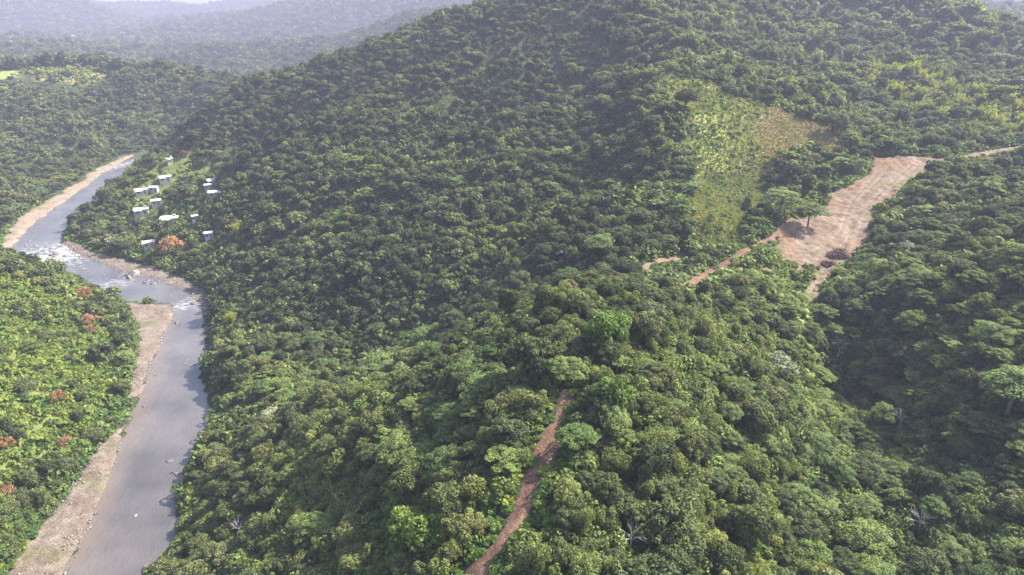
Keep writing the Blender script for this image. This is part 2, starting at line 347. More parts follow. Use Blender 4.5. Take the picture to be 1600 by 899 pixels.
m, t = nt('hillside_soil')
n1 = noise_node(t, 0.35, 6); n2 = noise_node(t, 0.06, 3)
c = ramp(t, n1.outputs[0], [(0.3, (0.020, 0.028, 0.012)), (0.55, (0.040, 0.052, 0.020)), (0.75, (0.075, 0.080, 0.035))])
g = attr(t, 'grass'); gd = attr(t, 'dry'); gf = attr(t, 'far')
gc = ramp(t, n1.outputs[0], [(0.3, (0.135, 0.165, 0.045)), (0.6, (0.20, 0.22, 0.060)), (0.8, (0.24, 0.20, 0.09))])
c = mix(t, g.outputs['Fac'], c, gc)
dc = ramp(t, n1.outputs[0], [(0.3, (0.165, 0.132, 0.072)), (0.7, (0.24, 0.187, 0.112))])
c = mix(t, gd.outputs['Fac'], c, dc)
n3 = noise_node(t, 0.045, 8, 0.7)
fc = ramp(t, n3.outputs[0], [(0.3, (0.028, 0.046, 0.024)), (0.55, (0.055, 0.075, 0.034)), (0.75, (0.12, 0.13, 0.065))])
c = mix(t, gf.outputs['Fac'], c, fc)
principled(t, c, 0.95, 0.1, n3.outputs[0], 6.0); SOIL = m

def dirt_mat(name, a, b, c_, raw=(0.145, 0.088, 0.058)):
    m, t = nt(name); n1 = noise_node(t, 0.16, 6, 0.65); n2 = noise_node(t, 2.2, 5, 0.7); n3 = noise_node(t, 0.55, 5, 0.7)
    col = ramp(t, n1.outputs[0], [(0.28, a), (0.52, b), (0.75, c_)])
    col = mix(t, attr(t, 'raw').outputs['Fac'], col, raw)
    col = mix(t, attr(t, 'weed').outputs['Fac'], col, (0.085, 0.095, 0.035))
    col = mix(t, attr(t, 'worn').outputs['Fac'], col, tuple(min(1, v * 1.12) for v in c_))
    col = mix(t, 1.0, col, ramp(t, n2.outputs[0], [(0.3, (0.66, 0.66, 0.66)), (0.7, (1.25, 1.25, 1.25))]), 'MULTIPLY')
    col = mix(t, 1.0, col, ramp(t, n3.outputs[0], [(0.33, (0.72, 0.68, 0.65)), (0.6, (1.12, 1.12, 1.12))]), 'MULTIPLY')
    principled(t, col, 0.95, 0.1, n2.outputs[0], 0.5); return m
DIRTM = dirt_mat('tan_bare_earth', (0.096, 0.066, 0.047), (0.138, 0.104, 0.077), (0.172, 0.136, 0.106))
TRACKM = dirt_mat('red_brown_track', (0.088, 0.048, 0.033), (0.135, 0.080, 0.058), (0.175, 0.116, 0.090))
GRAVEL = dirt_mat('river_gravel', (0.085, 0.066, 0.053), (0.135, 0.110, 0.092), (0.185, 0.162, 0.142), (0.125, 0.092, 0.07))
SAND = dirt_mat('river_sand', (0.135, 0.103, 0.075), (0.185, 0.147, 0.114), (0.235, 0.195, 0.156), (0.16, 0.12, 0.08))
def rock_mat(name, a, b):
    m, t = nt(name); n = noise_node(t, 1.1, 6, 0.65); oi = N(t, 'ShaderNodeObjectInfo')
    col = ramp(t, n.outputs[0], [(0.3, a), (0.7, b)])
    col = mix(t, 1.0, col, ramp(t, oi.outputs['Random'], [(0, (0.7, 0.7, 0.72)), (1, (1.2, 1.18, 1.12))]), 'MULTIPLY')
    principled(t, col, 0.85, 0.2, n.outputs[0], 0.15); return m
ROCK_PALE = rock_mat('pale_rock', (0.095, 0.088, 0.082), (0.20, 0.19, 0.178)); ROCK_DARK = rock_mat('dark_wet_rock', (0.045, 0.042, 0.042), (0.13, 0.115, 0.11))

m, t = nt('river_water')
n1 = noise_node(t, 0.9, 4); n2 = noise_node(t, 0.05, 4)
sh = attr(t, 'shore'); rp = attr(t, 'rapids')
c = ramp(t, n2.outputs[0], [(0.3, (0.042, 0.038, 0.039)), (0.7, (0.088, 0.078, 0.075))])
c = mix(t, sh.outputs['Fac'], c, (0.11, 0.085, 0.064))
g4 = N(t, 'ShaderNodeNewGeometry'); mp4 = N(t, 'ShaderNodeMapping'); mp4.inputs['Scale'].default_value = (0.45, 1.3, 1.0); mp4.inputs['Rotation'].default_value = (0, 0, -0.7); t.links.new(g4.outputs['Position'], mp4.inputs[0]); n4 = noise_node(t, 0.45, 8, 0.7, mp4.outputs[0])
mm = N(t, 'ShaderNodeMath', operation='MULTIPLY_ADD'); t.links.new(rp.outputs['Fac'], mm.inputs[0]); mm.inputs[1].default_value = 0.34; t.links.new(n4.outputs[0], mm.inputs[2])
fo = N(t, 'ShaderNodeMapRange'); t.links.new(mm.outputs[0], fo.inputs[0]); fo.inputs[1].default_value = 0.74; fo.inputs[2].default_value = 1.0
c = mix(t, fo.outputs[0], c, (0.42, 0.42, 0.43))
gm = N(t, 'ShaderNodeNewGeometry'); mp = N(t, 'ShaderNodeMapping'); mp.inputs['Scale'].default_value = (1.0, 0.35, 1.0); mp.inputs['Rotation'].default_value = (0, 0, 0.35); t.links.new(gm.outputs['Position'], mp.inputs[0])
nr = noise_node(t, 0.09, 5, 0.65, mp.outputs[0]); nb = noise_node(t, 0.7, 6, 0.7, mp.outputs[0])
rr_ = N(t, 'ShaderNodeMapRange'); t.links.new(nr.outputs[0], rr_.inputs[0]); rr_.inputs[1].default_value = 0.35; rr_.inputs[2].default_value = 0.65; rr_.inputs[3].default_value = 0.06; rr_.inputs[4].default_value = 0.32
bw = principled(t, c, rr_.outputs[0], 0.5, nb.outputs[0], 0.22); bw.inputs['IOR'].default_value = 1.45; WATER = m

def plain(name, col, rough=0.7, var=0.15, scale=0.6):
    m, t = nt(name); n = noise_node(t, scale, 5, 0.6)
    a = tuple(x * (1 - var) for x in col); b = tuple(min(1, x * (1 + var)) for x in col)
    principled(t, ramp(t, n.outputs[0], [(0.3, a), (0.7, b)]), rough, 0.3); return m
WALLS = [plain('white_render', (0.36, 0.355, 0.335)), plain('cream_render', (0.45, 0.40, 0.32)), plain('grey_render', (0.30, 0.30, 0.29)), plain('pale_blue_render', (0.30, 0.36, 0.40))]
ROOFS = [plain('white_roof', (0.34, 0.34, 0.33)), plain('grey_metal_roof', (0.38, 0.39, 0.40), 0.5), plain('rust_roof', (0.42, 0.36, 0.32))]
WINDOW = plain('dark_window', (0.03, 0.035, 0.04), 0.2); DOOR = plain('brown_door', (0.16, 0.09, 0.05), 0.6)

# ------------------------------------------------------------------ object helpers
def mesh_from(name, V, F, mat=None, smooth_=False, attrs=None, fmats=None):
    me = bpy.data.meshes.new(name); me.from_pydata([tuple(v) for v in V] if not isinstance(V, np.ndarray) else V.tolist(), [], F if isinstance(F, list) else F.tolist())
    for mt in (mat if isinstance(mat, (list, tuple)) else [mat] if mat else []): me.materials.append(mt)
    if fmats is not None: me.polygons.foreach_set('material_index', np.asarray(fmats, np.int32))
    if smooth_: me.polygons.foreach_set('use_smooth', np.ones(len(me.polygons), bool))
    for k, (dom, arr) in (attrs or {}).items():
        a = me.attributes.new(k, 'FLOAT', dom); a.data.foreach_set('value', np.asarray(arr, np.float32))
    me.update(); return me
def obj(name, me, parent=None, loc=None):
    o = bpy.data.objects.new(name, me); COL.objects.link(o)
    if parent is not None: o.parent = parent
    if loc is not None: o.location = loc
    return o
def tag(o, label=None, cat=None, group=None, kind=None):
    for k, v in (('label', label), ('category', cat), ('group', group), ('kind', kind)):
        if v: o[k] = v
    return o

# ------------------------------------------------------------------ ground sheet
nx, ny = XX.shape
V = np.stack([XX.ravel(), YY.ravel(), HT.ravel()], 1)
I = np.arange(nx * ny).reshape(nx, ny)
F = np.stack([I[:-1, :-1].ravel(), I[1:, :-1].ravel(), I[1:, 1:].ravel(), I[:-1, 1:].ravel()], 1)
gmask = np.zeros_like(HH); dmask = np.zeros_like(HH)
for P, wv in ((GRASS_A, 1), (GRASS_B, 1), (SUNNY, 0.45), (VILLAGE, 0.45), (FIELD, 1), (FIELD2, 1)):
    gmask = np.maximum(gmask, wv * sstep(-3, 4, soft(XX, YY, P, 1) + 4 * fbm(XX / 9, YY / 9, 2, 5)))
pxg, pyg, _ = project(XX, YY, HH)
dmask = sstep(-2, 4, soft(XX, YY, GRASS_A, 1)) * sstep(1120, 1210, pxg + 60 * fbm(XX / 18, YY / 18, 3, 8)) * sstep(-0.15, 0.35, fbm(XX / 12, YY / 12, 3, 77) + 0.12)
dmask = np.maximum(dmask, 0.75 * sstep(-2, 4, soft(XX, YY, FIELD, 1)) * sstep(-0.2, 0.3, fbm(XX / 14, YY / 14, 3, 78)))
far = sstep(3900, 4700, RR)
tm = mesh_from('hillside', V, F, SOIL, True, {'grass': ('POINT', gmask.ravel()), 'dry': ('POINT', dmask.ravel()), 'far': ('POINT', far.ravel())})
tag(obj('hillside', tm), 'steep river valley hills under dense green forest', 'hillside', kind='structure')

# ------------------------------------------------------------------ river
def chain(P, n):
    P = smooth(resample(P, 3.0), 3); s = np.concatenate([[0], np.cumsum(np.linalg.norm(np.diff(P, axis=0), axis=1))]); u = np.linspace(0, s[-1], n)
    return np.stack([np.interp(u, s, P[:, 0]), np.interp(u, s, P[:, 1])], 1)
segL = []; segR = []
for i in range(len(BL) - 1):                                # banks paired section by section
    for k in range(10): segL.append(BL[i] + (BL[i + 1] - BL[i]) * k / 10); segR.append(BR[i] + (BR[i + 1] - BR[i]) * k / 10)
segL = smooth(np.array(segL + [BL[-1]]), 4); segR = smooth(np.array(segR + [BR[-1]]), 4)
d0 = segL[0] - segL[10]; segL = np.vstack([segL[0] + d0 * 3, segL]); segR = np.vstack([segR[0] + d0 * 3, segR])
V = []; shore = []; rap = []; K = 15
for i, (a, b) in enumerate(zip(segL, segR)):
    e = (b - a) / (np.linalg.norm(b - a) + 1e-9)
    for k in range(K):
        f = k / (K - 1); p = (a - e * 2.5) + ((b + e * 2.5) - (a - e * 2.5)) * f
        V.append((p[0], p[1], 0.0)); sec = (i - 1) / 10.0
        shore.append((max(0, 1 - f * 3) if 2 < sec < 11 else max(0, 0.7 - f * 5)) * 0.9)
        r = max(math.exp(-((sec - 16.3) / 1.3) ** 2), 0.8 * math.exp(-((sec - 10.6) / 0.7) ** 2), 0.75 * math.exp(-((sec - 13.6) / 0.7) ** 2), 0.9 * math.exp(-((sec - 23.3) / 0.8) ** 2), 0.45 * math.exp(-((sec - 20) / 2.5) ** 2))
        rap.append(r)
ns = len(segL); I = np.arange(ns * K).reshape(ns, K)
F = np.stack([I[:-1, :-1].ravel(), I[:-1, 1:].ravel(), I[1:, 1:].ravel(), I[1:, :-1].ravel()], 1)
wm = mesh_from('river', np.array(V), F, WATER, True, {'shore': ('POINT', shore), 'rapids': ('POINT', rap)})
tag(obj('river', wm), 'grey river winding along the foot of the mountain', 'river', kind='structure')

# ------------------------------------------------------------------ laid surfaces: gravel bars, clearing, tracks
LANE = resample(smooth(resample(hits(crop8([(920, 860), (960, 770), (1010, 690), (1120, 600), (1130, 500), (1180, 420), (1260, 340), (1350, 260), (1430, 190), (1480, 150)])), 6), 3), 3)
LANE2 = resample(hits(crop8([(730, 590), (800, 640), (900, 650), (1000, 600), (1080, 520), (1110, 430), (1150, 350), (1230, 270), (1290, 200)])), 3)
def sheet(name, P, mat, spacing, rough, label, seed, ragged=0.5):
    B = resample(list(P) + [P[0]], spacing * 1.2)[:-1, :2]
    n = len(B); pad = np.vstack([B[-6:], B, B[:6]]); B = smooth(pad, 3)[6:-6]
    nn = ragged * np.stack([fbm(B[:, 0] / 3.1, B[:, 1] / 3.1, 3, seed), fbm(B[:, 0] / 3.1, B[:, 1] / 3.1, 3, seed + 5)], 1) * 2 + ragged * np.stack([fbm(B[:, 0] / 9, B[:, 1] / 9, 2, seed + 7), fbm(B[:, 0] / 9, B[:, 1] / 9, 2, seed + 9)], 1) * 2.5
    B = B + nn
    lo, hi = B.min(0), B.max(0)
    gx, gy = np.meshgrid(np.arange(lo[0], hi[0], spacing), np.arange(lo[1], hi[1], spacing)); gx = gx.ravel(); gy = gy.ravel()
    gx = gx + RNG.uniform(-.25, .25, gx.shape) * spacing; gy = gy + RNG.uniform(-.25, .25, gy.shape) * spacing
    sd = soft(gx, gy, [tuple(b) for b in B], 1); k = sd > spacing * 0.6
    pts = [Vector(b) for b in B] + [Vector((a, b)) for a, b in zip(gx[k], gy[k])]
    vs, _, fs, _, _, _ = delaunay_2d_cdt(pts, [], [list(range(n))], 1, 1e-4)
    vs = np.array([(v[0], v[1]) for v in vs]); sd = soft(vs[:, 0], vs[:, 1], [tuple(b) for b in B], 1); X, Y = vs[:, 0], vs[:, 1]
    e = sstep(0.0, 2.2, sd); raw = np.zeros(len(vs)); worn = np.zeros(len(vs)); weed = np.zeros(len(vs)); extra = np.zeros(len(vs))
    if name == 'dirt_clearing':
        for L in (LANE, LANE2):
            q = dist_line(X, Y, [tuple(p[:2]) for p in L]); worn = np.maximum(worn, np.exp(-((q - 1.3) / 0.7) ** 2)); extra -= 0.30 * np.exp(-((q - 1.3) / 0.6) ** 2) * e - 0.12 * np.exp(-(q / 0.6) ** 2) * e
        worn *= 0.7 * sstep(-0.3, 0.2, fbm(X / 7, Y / 7, 2, 71))
        raw = 0.8 * sstep(0.02, 0.3, fbm(X / 14, Y / 14, 3, 72) + 0.25 * sstep(9, 1, sd) - 0.1); extra += 0.9 * e * np.floor(2.2 * fbm(X / 16, Y / 16, 2, 73) + .5) * 0.35
        weed = 0.75 * sstep(0.12, 0.35, fbm(X / 8, Y / 8, 3, 74) + 0.35 * sstep(6, 0, sd) - 0.22)
    elif name == 'dirt_track':
        q = sd; raw = 0.5 * sstep(0.0, 0.35, fbm(X / 6, Y / 6, 3, 75 + seed)); weed = 0.6 * sstep(0.5, 0, sd); worn = 0.6 * np.exp(-((sd - 1.0) / 0.25) ** 2); extra -= 0.1 * worn
    else:
        weed = 0.5 * sstep(0.1, 0.4, fbm(X / 9, Y / 9, 3, 76 + seed) + 0.25 * sstep(5, 0, sd) * (soft(X, Y, RIVER, 1) < -4) - 0.12)
    z = Hgrid(X, Y) - 0.28 + 0.40 * sstep(0, 1.2, sd) + extra + e * rough * (fbm(X / 2.4, Y / 2.4, 3, seed) + 1.2 * fbm(X / 9, Y / 9, 2, seed + 3))
    me = mesh_from(name, np.column_stack([vs, z]), [list(f) for f in fs], mat, True, {'raw': ('POINT', raw), 'worn': ('POINT', worn), 'weed': ('POINT', weed)})
    return tag(obj(name, me), label, kind='structure')
sheet('gravel_bar', BAR_NEAR, GRAVEL, 1.1, 0.35, 'long stony gravel bar beside the near river bend', 1, 1.1)
sheet('sand_bar', BAR_FAR, SAND, 2.0, 0.25, 'pale sand bar on the outer bank of the far bend', 2, 1.6)
sheet('gravel_bar', BAR_RIGHT, GRAVEL, 1.6, 0.35, 'narrow rocky shore below the village bank', 3, 1.2)
sheet('dirt_clearing', CLEARING, DIRTM, 0.75, 0.7, 'bulldozed tan earth clearing on the saddle', 4, 1.3)
sheet('dirt_track', TRACK, TRACKM, 0.45, 0.22, 'reddish dirt track climbing the near ridge', 5, 0.35)
TL = ['reddish dirt track running down from the clearing past the lone spreading tree', 'thin level dirt track below the grassy wedge', 'short dirt track cut across the shaded slope', 'narrow bench cut beside the bushes above the clearing', 'dirt road leaving the top of the clearing', 'small bare scar on the shaded slope']
for i, (nm, cl, P) in enumerate(SIDE): sheet(nm, P, DIRTM if i in (1, 3, 4) else TRACKM if i == 0 else DIRTM, 0.8, 0.2, TL[i], 20 + i, 0.4)

# ------------------------------------------------------------------ plant prototypes
def unit(v): return v / (np.linalg.norm(v, axis=-1, keepdims=True) + 1e-9)
def leaves_on(rng, cen, rad, n, size, up=0.25, jit=0.55, hemi=-0.25, aspect=0.62, fill=0.25):
    """n leaf sprays over an ellipsoid puff"""
    d = unit(rng.normal(size=(n * 3, 3))); d = d[d[:, 2] > hemi][:n]; n = len(d)
    rr = 1 - fill * rng.random((n, 1)) ** 1.5
    p = cen + d * rad * rr
    nrm = unit(d / np.maximum(rad, 0.2) * np.mean(rad) + np.array([0, 0, up]) + rng.normal(size=(n, 3)) * jit)
    a = unit(np.cross(nrm, rng.normal(size=(n, 3)))); b = np.cross(nrm, a)
    s = size * rng.uniform(0.65, 1.3, (n, 1))
    V = np.stack([p - a * s, p - b * s * aspect + nrm * s * 0.12, p + a * s, p + b * s * aspect - nrm * s * 0.12], 1)
    return V.reshape(-1, 3), n
class Foliage:
    def __init__(s): s.V = []; s.t = []; s.n = 0
    def puff(s, rng, cen, rad, n, size, tint=None, **kw):
        V, k = leaves_on(rng, np.asarray(cen, float), np.asarray(rad, float) * np.ones(3), n, size, **kw)
        tt = rng.uniform(0.25, 0.75) if tint is None else tint
        s.V.append(V); s.t.append(np.clip(tt + rng.normal(size=k) * 0.24, 0, 1)); s.n += k
    def data(s):
        V = np.concatenate(s.V); F = np.arange(len(V)).reshape(-1, 4); return V, F, np.concatenate(s.t)
class Wood:
    def __init__(s): s.V = []; s.F = []; s.k = 0
    def tube(s, P, r, sides=6):
        P = np.array(P, float); base = s.k
        for i, p in enumerate(P):
            tdir = unit(P[min(i + 1, len(P) - 1)] - P[max(i - 1, 0)]); a = unit(np.cross(tdir, [0.3, 0.9, 0.1])); b = np.cross(tdir, a)
            for k in range(sides):
                an = 2 * math.pi * k / sides; s.V.append(p + (a * math.cos(an) + b * math.sin(an)) * r[i])
        for i in range(len(P) - 1):
            for k in range(sides):
                k2 = (k + 1) % sides; s.F.append([base + i * sides + k, base + i * sides + k2, base + (i + 1) * sides + k2, base + (i + 1) * sides + k])
        s.k = base + len(P) * sides
    def data(s): return np.array(s.V, float).reshape(-1, 3), s.F
def limb(rng, w, a, b, r0, r1, sides=5, sag=0.15):
    a = np.array(a, float); b = np.array(b, float); L = np.linalg.norm(b - a); mid = (a + b) / 2 + rng.normal(size=3) * L * 0.07 + np.array([0, 0, L * sag])
    w.tube([a, mid, b], [r0, (r0 + r1) / 2, r1], sides)
def fib_dome(rng, n, lo=-0.2):
    out = []
    for i in range(n):
        z = 1 - (1 - lo) * (i + 0.5) / n; r = math.sqrt(max(0, 1 - z * z)); a = i * 2.39996 + rng.uniform(-.3, .3); out.append((r * math.cos(a), r * math.sin(a), z))
    return np.array(out)
LODS = {0: (0.8, 1.55), 1: (1.75, 0.36), 2: (3.4, 0.12)}      # leaf size factor, leaf count factor
def make(kind, seed, lod):
    rng = np.random.default_rng(seed * 101 + len(kind) * 7 + ord(kind[0])); f = Foliage(); w = Wood(); sz, ct = LODS[lod]
    def n_(k): return max(4, int(k * ct))
    if kind in ('round', 'dark', 'fresh', 'brown'):
        R = np.array([2.7, 2.7, 2.0]) if kind == 'round' else np.array([2.2, 2.2, 2.5]) if kind == 'dark' else np.array([2.4, 2.4, 2.3])
        R = R * rng.uniform(0.85, 1.15, 3); H = 4.2 if kind != 'dark' else 4.6
        top = np.array([rng.uniform(-.3, .3), rng.uniform(-.3, .3), H])
        w.tube([(0, 0, -1.2), (0.1, 0, H * 0.35), top * 0.8], [0.26, 0.2, 0.12])
        npf = {0: 24, 1: 18, 2: 11}[lod]
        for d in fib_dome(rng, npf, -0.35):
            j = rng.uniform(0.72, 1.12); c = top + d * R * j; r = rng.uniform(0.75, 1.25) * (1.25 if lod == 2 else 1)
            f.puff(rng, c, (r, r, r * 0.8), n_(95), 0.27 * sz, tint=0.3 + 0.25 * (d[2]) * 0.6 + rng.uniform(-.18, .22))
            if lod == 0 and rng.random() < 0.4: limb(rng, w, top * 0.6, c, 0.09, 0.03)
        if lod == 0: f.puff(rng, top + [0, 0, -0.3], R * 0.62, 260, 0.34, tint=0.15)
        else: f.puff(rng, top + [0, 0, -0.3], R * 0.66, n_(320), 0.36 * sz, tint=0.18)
    elif kind == 'umbrella':
        H = 6.2; R = 4.0 * rng.uniform(0.9, 1.1); w.tube([(0, 0, -1.5), (0.2, 0.1, 2.2), (0.1, -0.1, 3.6)], [0.3, 0.24, 0.2])
        npf = {0: 30, 1: 22, 2: 12}[lod]
        for i in range(npf):
            rr = R * math.sqrt((i + 0.5) / npf); a = i * 2.39996 + rng.uniform(-.4, .4)
            c = np.array([rr * math.cos(a), rr * math.sin(a), H - 0.115 * rr * rr + rng.uniform(-0.45, 0.45)]); r = rng.uniform(0.8, 1.35) * (1.25 if lod == 2 else 1)
            f.puff(rng, c, (r, r, r * 0.38), n_(85), 0.25 * sz, up=0.9, hemi=-0.15, tint=rng.uniform(0.25, 0.8))
            if lod == 0 and i % 3 == 0: limb(rng, w, (0.1, -0.1, 3.4), c - [0, 0, 0.25], 0.12, 0.035)
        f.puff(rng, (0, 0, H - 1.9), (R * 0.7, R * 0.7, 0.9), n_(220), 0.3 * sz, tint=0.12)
    elif kind == 'vine':
        for q in range(3):
            ox, oy = rng.uniform(-1.3, 1.3, 2); h = rng.uniform(3.6, 6.4)
            if q == 0: ox = oy = 0
            w.tube([(ox * .5, oy * .5, -1.2), (ox, oy, h * 0.6)], [0.2, 0.1])
            for i in range({0: 11, 1: 8, 2: 5}[lod]):
                z = h * (i + 0.6) / ({0: 11, 1: 8, 2: 5}[lod]); wd = 1.0 + 0.7 * math.sin(math.pi * min(1, 1.15 - z / h * 0.9))
                c = (ox + rng.uniform(-.6, .6) * wd, oy + rng.uniform(-.6, .6) * wd, z); r = rng.uniform(0.7, 1.05) * wd * 0.72
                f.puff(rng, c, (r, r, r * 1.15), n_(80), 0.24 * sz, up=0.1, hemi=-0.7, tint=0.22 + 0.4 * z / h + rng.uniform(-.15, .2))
    elif kind == 'bamboo':
        for i in range({0: 46, 1: 26, 2: 12}[lod]):
            a = rng.uniform(0, 6.28); L = rng.uniform(4.5, 8.0); lean = rng.uniform(0.15, 0.75); P = []
            for s_ in np.linspace(0, 1, 5): P.append((math.cos(a) * (0.3 + lean * L * 0.55 * s_ ** 2), math.sin(a) * (0.3 + lean * L * 0.55 * s_ ** 2), L * (s_ - 0.28 * lean * s_ ** 3)))
            if lod < 2: w.tube(P, [0.06, 0.055, 0.05, 0.03, 0.01], 3)
            for s_ in (0.5, 0.68, 0.84, 1.0):
                k = s_ * 4; i0 = min(3, int(k)); p = np.array(P[i0]) + (np.array(P[i0 + 1]) - np.array(P[i0])) * (k - i0)
                f.puff(rng, p, (0.6, 0.6, 0.5), n_(22), 0.24 * sz, up=0.2, hemi=-1, aspect=0.3, tint=rng.uniform(0.3, 0.8))
    elif kind == 'silver':
        w.tube([(0, 0, -1.2), (0.1, 0, 2.4), (0, 0.1, 4.2)], [0.17, 0.13, 0.09])
        for d in fib_dome(rng, {0: 15, 1: 12, 2: 8}[lod], 0.0):
            c = np.array([0, 0, 4.4]) + d * np.array([2.3, 2.3, 1.5]) * rng.uniform(0.75, 1.1)
            limb(rng, w, (0, 0, 3.2), c, 0.07, 0.025, 4)
            f.puff(rng, c, (0.75, 0.75, 0.4), n_(26), 0.30 * sz, up=0.7, hemi=-0.4, tint=rng.uniform(0.2, 0.8))
    elif kind in ('bare', 'flame'):
        w.tube([(0, 0, -1.2), (0.15, 0.05, 1.8), (0.1, 0, 3.0)], [0.26, 0.2, 0.16])
        for d in (fib_dome(rng, 11, 0.05) if kind == 'flame' else fib_dome(rng, 8, 0.25)):
            e = np.array([0, 0, 2.9]) + d * (np.array([3.0, 3.0, 2.6]) if kind == 'flame' else np.array([2.3, 2.3, 2.9])) * rng.uniform(0.6, 1.15)
            limb(rng, w, (0.1, 0, 2.8), e, 0.10 if kind == 'flame' else 0.07, 0.03, 4, 0.05)
            for q in range(3 if kind == 'flame' else 6):
                g = e + (unit(d + rng.normal(size=3) * 0.55)) * rng.uniform(0.8, 1.5); s0 = e + (np.array([0.1, 0, 2.8]) - e) * rng.uniform(0, 0.45)
                limb(rng, w, s0, g, 0.03, 0.012, 3, 0.03)
            if kind == 'flame': f.puff(rng, e + d * 0.3, (1.15, 1.15, 0.85), n_(70), 0.26 * sz, hemi=-0.8, tint=rng.uniform(0.25, 0.8), fill=0.6)
        if kind == 'bare': f.puff(rng, (0, 0, 3.6), (1.8, 1.8, 1.3), 10, 0.15, hemi=-1)
    elif kind in ('shrub', 'creeper', 'undershrub'):
        flat = {'shrub': 0.75, 'creeper': 0.42, 'undershrub': 1.05}[kind]
        for d in fib_dome(rng, {0: 8, 1: 6, 2: 4}[lod], 0.0):
            c = d * np.array([0.95, 0.95, flat]) * rng.uniform(0.6, 1.1) + [0, 0, 0.15]; r = rng.uniform(0.4, 0.7) * (1.3 if lod == 2 else 1)
            f.puff(rng, c, (r, r, r * flat), n_(40), 0.20 * sz, tint=rng.uniform(0.2, 0.8))
        w.tube([(0, 0, -0.5), (0, 0, 0.4)], [0.06, 0.04], 4)
    elif kind in ('grass', 'drygrass'):
        for i in range({0: 34, 1: 16, 2: 8}[lod]):
            a = rng.uniform(0, 6.28); r = 0.75 * math.sqrt(rng.random()); h = rng.uniform(0.35, 0.85); p = np.array([r * math.cos(a), r * math.sin(a), 0]); dr = rng.normal(size=3) * 0.25; dr[2] = 0
            s_ = np.array([-math.sin(a + 0.7), math.cos(a + 0.7), 0]) * 0.09 * sz
            f.V.append(np.array([p - s_, p + s_, p + dr * 0.6 + s_ * 0.9 + [0, 0, h * 0.7], p + dr * 1.6 + [0, 0, h]])); f.t.append(np.array([rng.random()])); f.n += 1
        w.tube([(0, 0, -0.2), (0, 0, 0.1)], [0.05, 0.02], 3)
    return f.data(), w.data()
KINDS = ['undershrub', 'round', 'dark', 'umbrella', 'vine', 'bamboo', 'silver', 'bare', 'flame', 'shrub', 'creeper', 'grass', 'drygrass', 'fresh', 'brown']
NVAR = {'undershrub': 3, 'round': 4, 'dark': 3, 'umbrella': 4, 'vine': 4, 'bamboo': 2, 'silver': 2, 'bare': 3, 'flame': 2, 'shrub': 3, 'creeper': 3, 'grass': 3, 'drygrass': 2, 'fresh': 2, 'brown': 2}
WOODM = {'silver': PALE, 'bare': PALE, 'flame': TWIG}
PCOL = bpy.data.collections.new('plant_kinds')               # never linked: only a palette for the scattered cover
INDEX = {}; CROWN = {}; TRUNK = {}
k_ = 0
for kind in KINDS:
    for var in range(NVAR[kind]):
        for lod in (0, 1, 2):
            (fv, ff, ft), (wv, wf) = make(kind, var + 1, lod)
            lm = LEAF[kind] if kind in LEAF else LEAF['brown']; bm_ = WOODM.get(kind, BARK)
            VV = np.concatenate([fv, wv]); FF = ff.tolist() + [[i + len(fv) for i in q] for q in wf]
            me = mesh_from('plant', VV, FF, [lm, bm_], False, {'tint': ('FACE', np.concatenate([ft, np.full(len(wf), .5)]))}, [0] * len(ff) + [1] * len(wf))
            o = bpy.data.objects.new('plant_%03d' % k_, me); PCOL.objects.link(o); INDEX[(kind, var, lod)] = k_; k_ += 1
            if lod == 0 or kind in ('flame',):
                CROWN[(kind, var, lod)] = mesh_from(kind + '_crown', fv, ff, lm, False, {'tint': ('FACE', ft)}); TRUNK[(kind, var, lod)] = mesh_from(kind + '_trunk', wv, wf, bm_, True)

ng = bpy.data.node_groups.new('scatter', 'GeometryNodeTree')
ng.interface.new_socket('Geometry', in_out='INPUT', socket_type='NodeSocketGeometry'); ng.interface.new_socket('Geometry', in_out='OUTPUT', socket_type='NodeSocketGeometry')
def scatter_group(coll, name):
    g = ng.copy(); g.name = name; L = g.links
    gi = g.nodes.new('NodeGroupInput'); go = g.nodes.new('NodeGroupOutput'); ci = g.nodes.new('GeometryNodeCollectionInfo'); ci.inputs[0].default_value = coll
    ci.inputs['Separate Children'].default_value = True; ci.inputs['Reset Children'].default_value = True
    ip = g.nodes.new('GeometryNodeInstanceOnPoints'); ip.inputs['Pick Instance'].default_value = True
    def na(nm, dt):
        a = g.nodes.new('GeometryNodeInputNamedAttribute'); a.data_type = dt; a.inputs[0].default_value = nm; return a.outputs[0]
    er = g.nodes.new('FunctionNodeEulerToRotation')
    L.new(gi.outputs[0], ip.inputs['Points']); L.new(ci.outputs[0], ip.inputs['Instance']); L.new(na('idx', 'INT'), ip.inputs['Instance Index'])
    L.new(na('rot', 'FLOAT_VECTOR'), er.inputs[0]); L.new(er.outputs[0], ip.inputs['Rotation']); L.new(na('scl', 'FLOAT_VECTOR'), ip.inputs['Scale']); L.new(ip.outputs[0], go.inputs[0]); return g
SG = scatter_group(PCOL, 'scatter_plants')
def scatter(name, P, idx, rot, scl, label, cat, group=SG):
    me = bpy.data.meshes.new(name); me.from_pydata(np.asarray(P).tolist(), [], [])
    a = me.attributes.new('idx', 'INT', 'POINT'); a.data.foreach_set('value', np.asarray(idx, np.int32))
    a = me.attributes.new('rot', 'FLOAT_VECTOR', 'POINT'); a.data.foreach_set('vector', np.asarray(rot, np.float32).ravel())
    a = me.attributes.new('scl', 'FLOAT_VECTOR', 'POINT'); a.data.foreach_set('vector', np.asarray(scl, np.float32).ravel())
    o = obj(name, me); md = o.modifiers.new('scatter', 'NODES'); md.node_group = group
    return tag(o, label, cat, kind='stuff')

